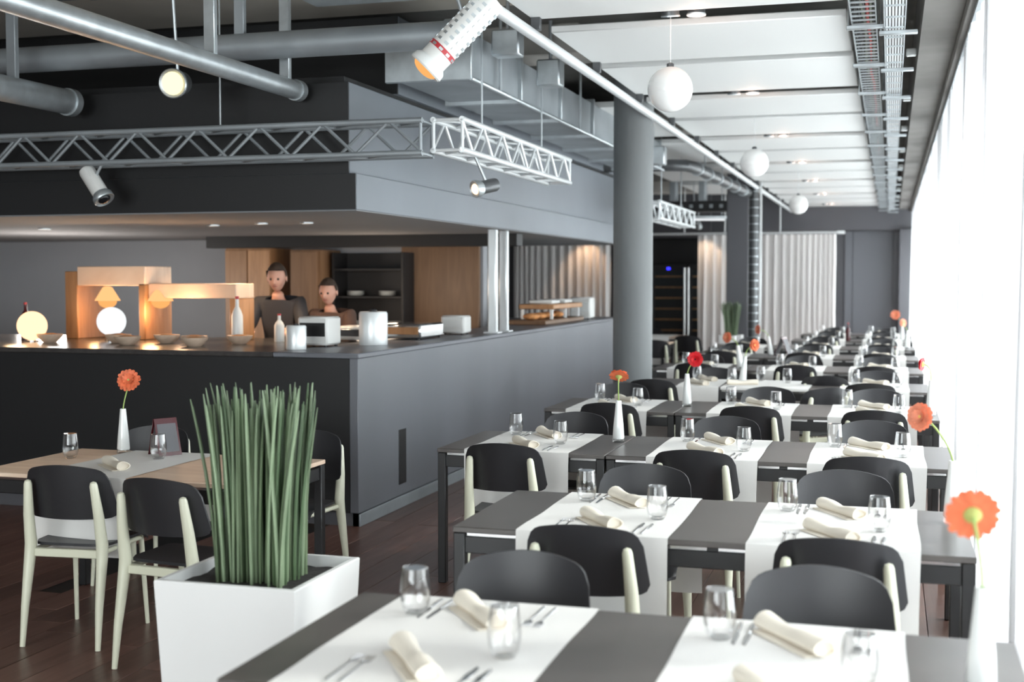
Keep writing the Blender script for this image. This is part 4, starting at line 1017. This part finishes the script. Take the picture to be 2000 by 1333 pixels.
lamp((-5.85, 24.2, 2.55), (-5.9, 24.9, 2.2), .05, .16, 'small spotlight warming the curtain seen through the kitchen', 'galv', 'lamp_warm', 3.615)
spot('curtain_spot', (-5.9, 24.55, 2.60), (-5.95, 25.05, 1.6), 26, (1, .62, .36), 80)
spot('curtain_spot', (-3.52, 24.55, 2.64), (-3.55, 25.05, 1.7), 20, (1, .70, .46), 80)
# pass dishes
rnd = random.Random(11)
dl = [(-6.3, 8.35), (-5.75, 8.45), (-5.35, 8.5), (-5.05, 8.4), (-4.75, 8.55), (-5.5, 8.2), (-4.9, 8.15)]
for i, (x, y) in enumerate(dl):
    t = thing('serving_bowl', 'wooden serving bowl on the kitchen pass, %s from the left' % ORD[i], 'bowl', (x, y, 1.166), 0, 'serving bowls on the pass')
    MB().lathe([(0, 0), (.05, 0), (.095, .045), (.10, .065), (.092, .062), (.05, .012), (0, .010)], 24).build('bowl', Mt['lightwood'], t)
    MB().sphere((0, 0, .045), .08, 16, 8, (1, 1, .35)).build('food', Mt['food'], t)
for i, (x, y, h_, r_, mt_) in enumerate(((-4.88, 8.75, .36, .045, 'plastic_white'), (-6.95, 8.9, .30, .04, 'redbrown'), (-7.25, 8.8, .28, .05, 'warmwood'), (-7.6, 9.0, .34, .045, 'redbrown'), (-4.62, 8.95, .22, .04, 'plastic_white'))):
    bottle(x, y, 1.166, h_, r_, mt_, ['tall white bottle beside the chef on the pass', 'dark red bottle at the left of the counter', 'brown bottle at the left of the counter', 'tall dark red bottle at the left edge of the counter', 'short white bottle in front of the second cook'][i])
bottle(-7.15, 8.35, 1.166, .17, .07, 'galv', 'wide grey steel jar left of the orange globe lamp', cat='jar', name='steel_jar')

# ---------------------------------------------------------------- people
def person(x, y, rz, hgt, label, shirt, lean):
    root = thing('person', label, 'person', (x, y, 0), rz, None); s = hgt / 1.78
    J = {  # standing, leaning slightly over the pass, hands on the worktop; faces -Y
        'pel': (0, 0, .95), 'sp': (0, -.02 - lean * .2, 1.13), 'ch': (0, -.05 - lean * .6, 1.33), 'nk': (0, -.08 - lean, 1.49), 'hd': (0, -.10 - lean * 1.15, 1.54),
        'hipL': (-.09, 0, .92), 'hipR': (.09, 0, .92), 'knL': (-.10, -.02, .50), 'knR': (.10, .01, .50), 'anL': (-.10, .03, .09), 'anR': (.11, .05, .09), 'toL': (-.11, -.11, .03), 'toR': (.13, -.09, .03),
        'shL': (-.18, -.06 - lean * .8, 1.43), 'shR': (.18, -.06 - lean * .8, 1.43), 'elL': (-.25, -.16 - lean, 1.20), 'elR': (.24, -.18 - lean, 1.20), 'wrL': (-.17, -.38 - lean, 1.22), 'wrR': (.15, -.40 - lean, 1.22)}
    Rr = {'pel': .135, 'sp': .125, 'ch': .14, 'nk': .055, 'hd': .052, 'hipL': .10, 'hipR': .10, 'knL': .062, 'knR': .062, 'anL': .042, 'anR': .042, 'toL': .035, 'toR': .035,
          'shL': .065, 'shR': .065, 'elL': .042, 'elR': .042, 'wrL': .027, 'wrR': .027}
    E_ = [('pel', 'sp'), ('sp', 'ch'), ('ch', 'nk'), ('nk', 'hd'), ('pel', 'hipL'), ('pel', 'hipR'), ('hipL', 'knL'), ('knL', 'anL'), ('anL', 'toL'), ('hipR', 'knR'), ('knR', 'anR'), ('anR', 'toR'),
          ('ch', 'shL'), ('shL', 'elL'), ('elL', 'wrL'), ('ch', 'shR'), ('shR', 'elR'), ('elR', 'wrR')]
    def skin(name, joints, rads, edges, rootj, material, grow=0.0, sub=2):
        ks = list(joints); me = bpy.data.meshes.new(name)
        me.from_pydata([tuple(c * s for c in joints[k]) for k in ks], [(ks.index(a), ks.index(b)) for a, b in edges], [])
        o = bpy.data.objects.new(name, me); C.objects.link(o)
        o.modifiers.new('skin', 'SKIN').use_smooth_shade = True
        sv = me.skin_vertices[0].data
        for i, k in enumerate(ks):
            r = (rads[k] + grow) * s; sv[i].radius = (r * (1.0), r * (.78 if k in ('pel', 'sp', 'ch') else 1)); sv[i].use_root = (k == rootj)
        sb = o.modifiers.new('sub', 'SUBSURF'); sb.levels = sub; sb.render_levels = sub
        dg = bpy.context.evaluated_depsgraph_get(); m2 = bpy.data.meshes.new_from_object(o.evaluated_get(dg)); bpy.data.objects.remove(o)
        m2.materials.clear(); m2.materials.append(material); m2.shade_smooth()
        o2 = bpy.data.objects.new(name, m2); C.objects.link(o2); o2.parent = root; return o2
    Rb = dict(Rr); Rb['pel'] = .10; Rb['sp'] = .09; Rb['ch'] = .095; Rb['shL'] = Rb['shR'] = .048; skin('body', J, Rb, E_, 'pel', Mt['skin'])
    up = ['pel', 'sp', 'ch', 'shL', 'shR', 'elL', 'elR']
    Ju = {k: J[k] for k in up}; Ju['nb'] = tuple(J['nk'][q] * .6 + J['ch'][q] * .4 for q in range(3)); Ru = dict(Rr); Ru['nb'] = .062
    skin('shirt', Ju, Ru, [('pel', 'sp'), ('sp', 'ch'), ('ch', 'nb'), ('ch', 'shL'), ('ch', 'shR'), ('shL', 'elL'), ('shR', 'elR')], 'pel', shirt, .016)
    lo = ['pel', 'hipL', 'hipR', 'knL', 'knR', 'anL', 'anR']
    skin('trousers', {k: J[k] for k in lo}, Rr, [('pel', 'hipL'), ('pel', 'hipR'), ('hipL', 'knL'), ('knL', 'anL'), ('hipR', 'knR'), ('knR', 'anR')], 'pel', Mt['black'], .014)
    hx, hy, hz = J['hd']; q = Matrix.Scale(s, 4) @ Matrix.Translation((hx, hy - .01, hz + .115)) @ Matrix.Rotation(R(16), 4, 'X')
    hd = MB(); vs = []; fs = []; n, k = 28, 20
    for i in range(k + 1):
        th = PI * i / k
        for j in range(n):
            a = 2 * PI * j / n; px, py, pz = math.sin(th) * math.cos(a), math.sin(th) * math.sin(a), -math.cos(th)
            X_, Y_, Z_ = px * .078, py * .098, pz * .118
            if pz < 0: X_ *= 1 + .28 * pz; Y_ = Y_ * (1 + .12 * pz) - .012 * -pz
            if py < -.5:                               # face relief: nose, brow, sockets, chin
                Y_ -= .024 * math.exp(-(px / .16) ** 2 - ((pz + .12) / .17) ** 2)
                Y_ += .009 * (math.exp(-((abs(px) - .40) / .16) ** 2 - ((pz - .08) / .12) ** 2)); Y_ -= .006 * math.exp(-(px / .3) ** 2 - ((pz + .85) / .15) ** 2)
            vs.append((X_, Y_, Z_))
    for i in range(k):
        for j in range(n): fs.append((i * n + j, i * n + (j + 1) % n, (i + 1) * n + (j + 1) % n, (i + 1) * n + j))
    hd.add(vs, fs, True, q); hd.build('head', Mt['skin'], root)
    hr = MB(); vs = []
    for i in range(k + 1):
        th = PI * (.0 + .62 * i / k)
        for j in range(n):
            a = 2 * PI * j / n; px, py, pz = math.sin(th) * math.cos(a), math.sin(th) * math.sin(a), math.cos(th)
            fr_ = max(0, -py); g = 1.09 + .02 * math.sin(a * 9 + i)
            zz = pz * .118 * g
            if fr_ > .2: zz = max(zz, .058 + .03 * fr_)
            vs.append((px * .078 * g, py * .098 * g + .004, zz))
    hr.add(vs, fs, True, q); hr.build('hair', Mt['hair'], root)
    for sx in (-1, 1):
        MB().sphere((sx * .031, -.086, .010), .0105, 12, 8, m=q).build('eye', Mt['eye'], root)
        MB().sphere((sx * .080, .006, -.008), .022, 12, 8, (.35, .7, 1.3), m=q).build('ear', Mt['skin'], root)
    MB().sphere((0, -.088, -.052), .018, 12, 8, (1.2, .35, .32), m=q).build('mouth', Mt['lips'], root)
    for sx, wr in ((-1, J['wrL']), (1, J['wrR'])):
        w0 = Vector(wr); pj = {'w': w0, 'p': w0 + Vector((0, -.05, -.005)), 'q': w0 + Vector((0, -.085, -.012))}
        pe = [('w', 'p'), ('p', 'q')]; pr = {'w': .026, 'p': .034, 'q': .030}
        for fi, (dx, ln) in enumerate(((-.027, .068), (-.009, .078), (.009, .074), (.026, .058))):
            a_, b_, c_ = 'f%da' % fi, 'f%db' % fi, 'f%dc' % fi
            pj[a_] = w0 + Vector((dx, -.090, -.012)); pj[b_] = pj[a_] + Vector((dx * .15, -ln * .5, -.004)); pj[c_] = pj[b_] + Vector((0, -ln * .4, -.024))
            pr[a_] = .0095; pr[b_] = .0085; pr[c_] = .0070; pe += [('q', a_), (a_, b_), (b_, c_)]
        pj['ta'] = w0 + Vector((-sx * .034, -.035, -.004)); pj['tb'] = pj['ta'] + Vector((-sx * .022, -.035, -.008)); pj['tc'] = pj['tb'] + Vector((-sx * .002, -.028, -.008))
        pr['ta'] = .013; pr['tb'] = .0105; pr['tc'] = .008; pe += [('p', 'ta'), ('ta', 'tb'), ('tb', 'tc')]
        skin('hand', {k_: tuple(v_) for k_, v_ in pj.items()}, pr, pe, 'w', Mt['skin'], 0, 1)
person(-5.06, 9.85, R(14), 1.80, 'person in a dark shirt with short brown hair working behind the counter', Mt['jacket'], .05)
person(-4.60, 9.97, R(2), 1.67, 'shorter person in a brown shirt bending beside the first cook', Mt['jacket2'], .06)
# inner worktop the cooks stand at
iw = thing('prep_counter', 'dark steel preparation counter inside the kitchen', 'counter', (0, 12.2, 0))
MB().box(-9.6, -7.1, -.3, .35, .86, .90, .004).build('worktop', Mt['steel'], iw); MB().box(-9.55, -7.15, -.25, .3, 0, .86, .004).build('cabinet', Mt['wall_dark'], iw)
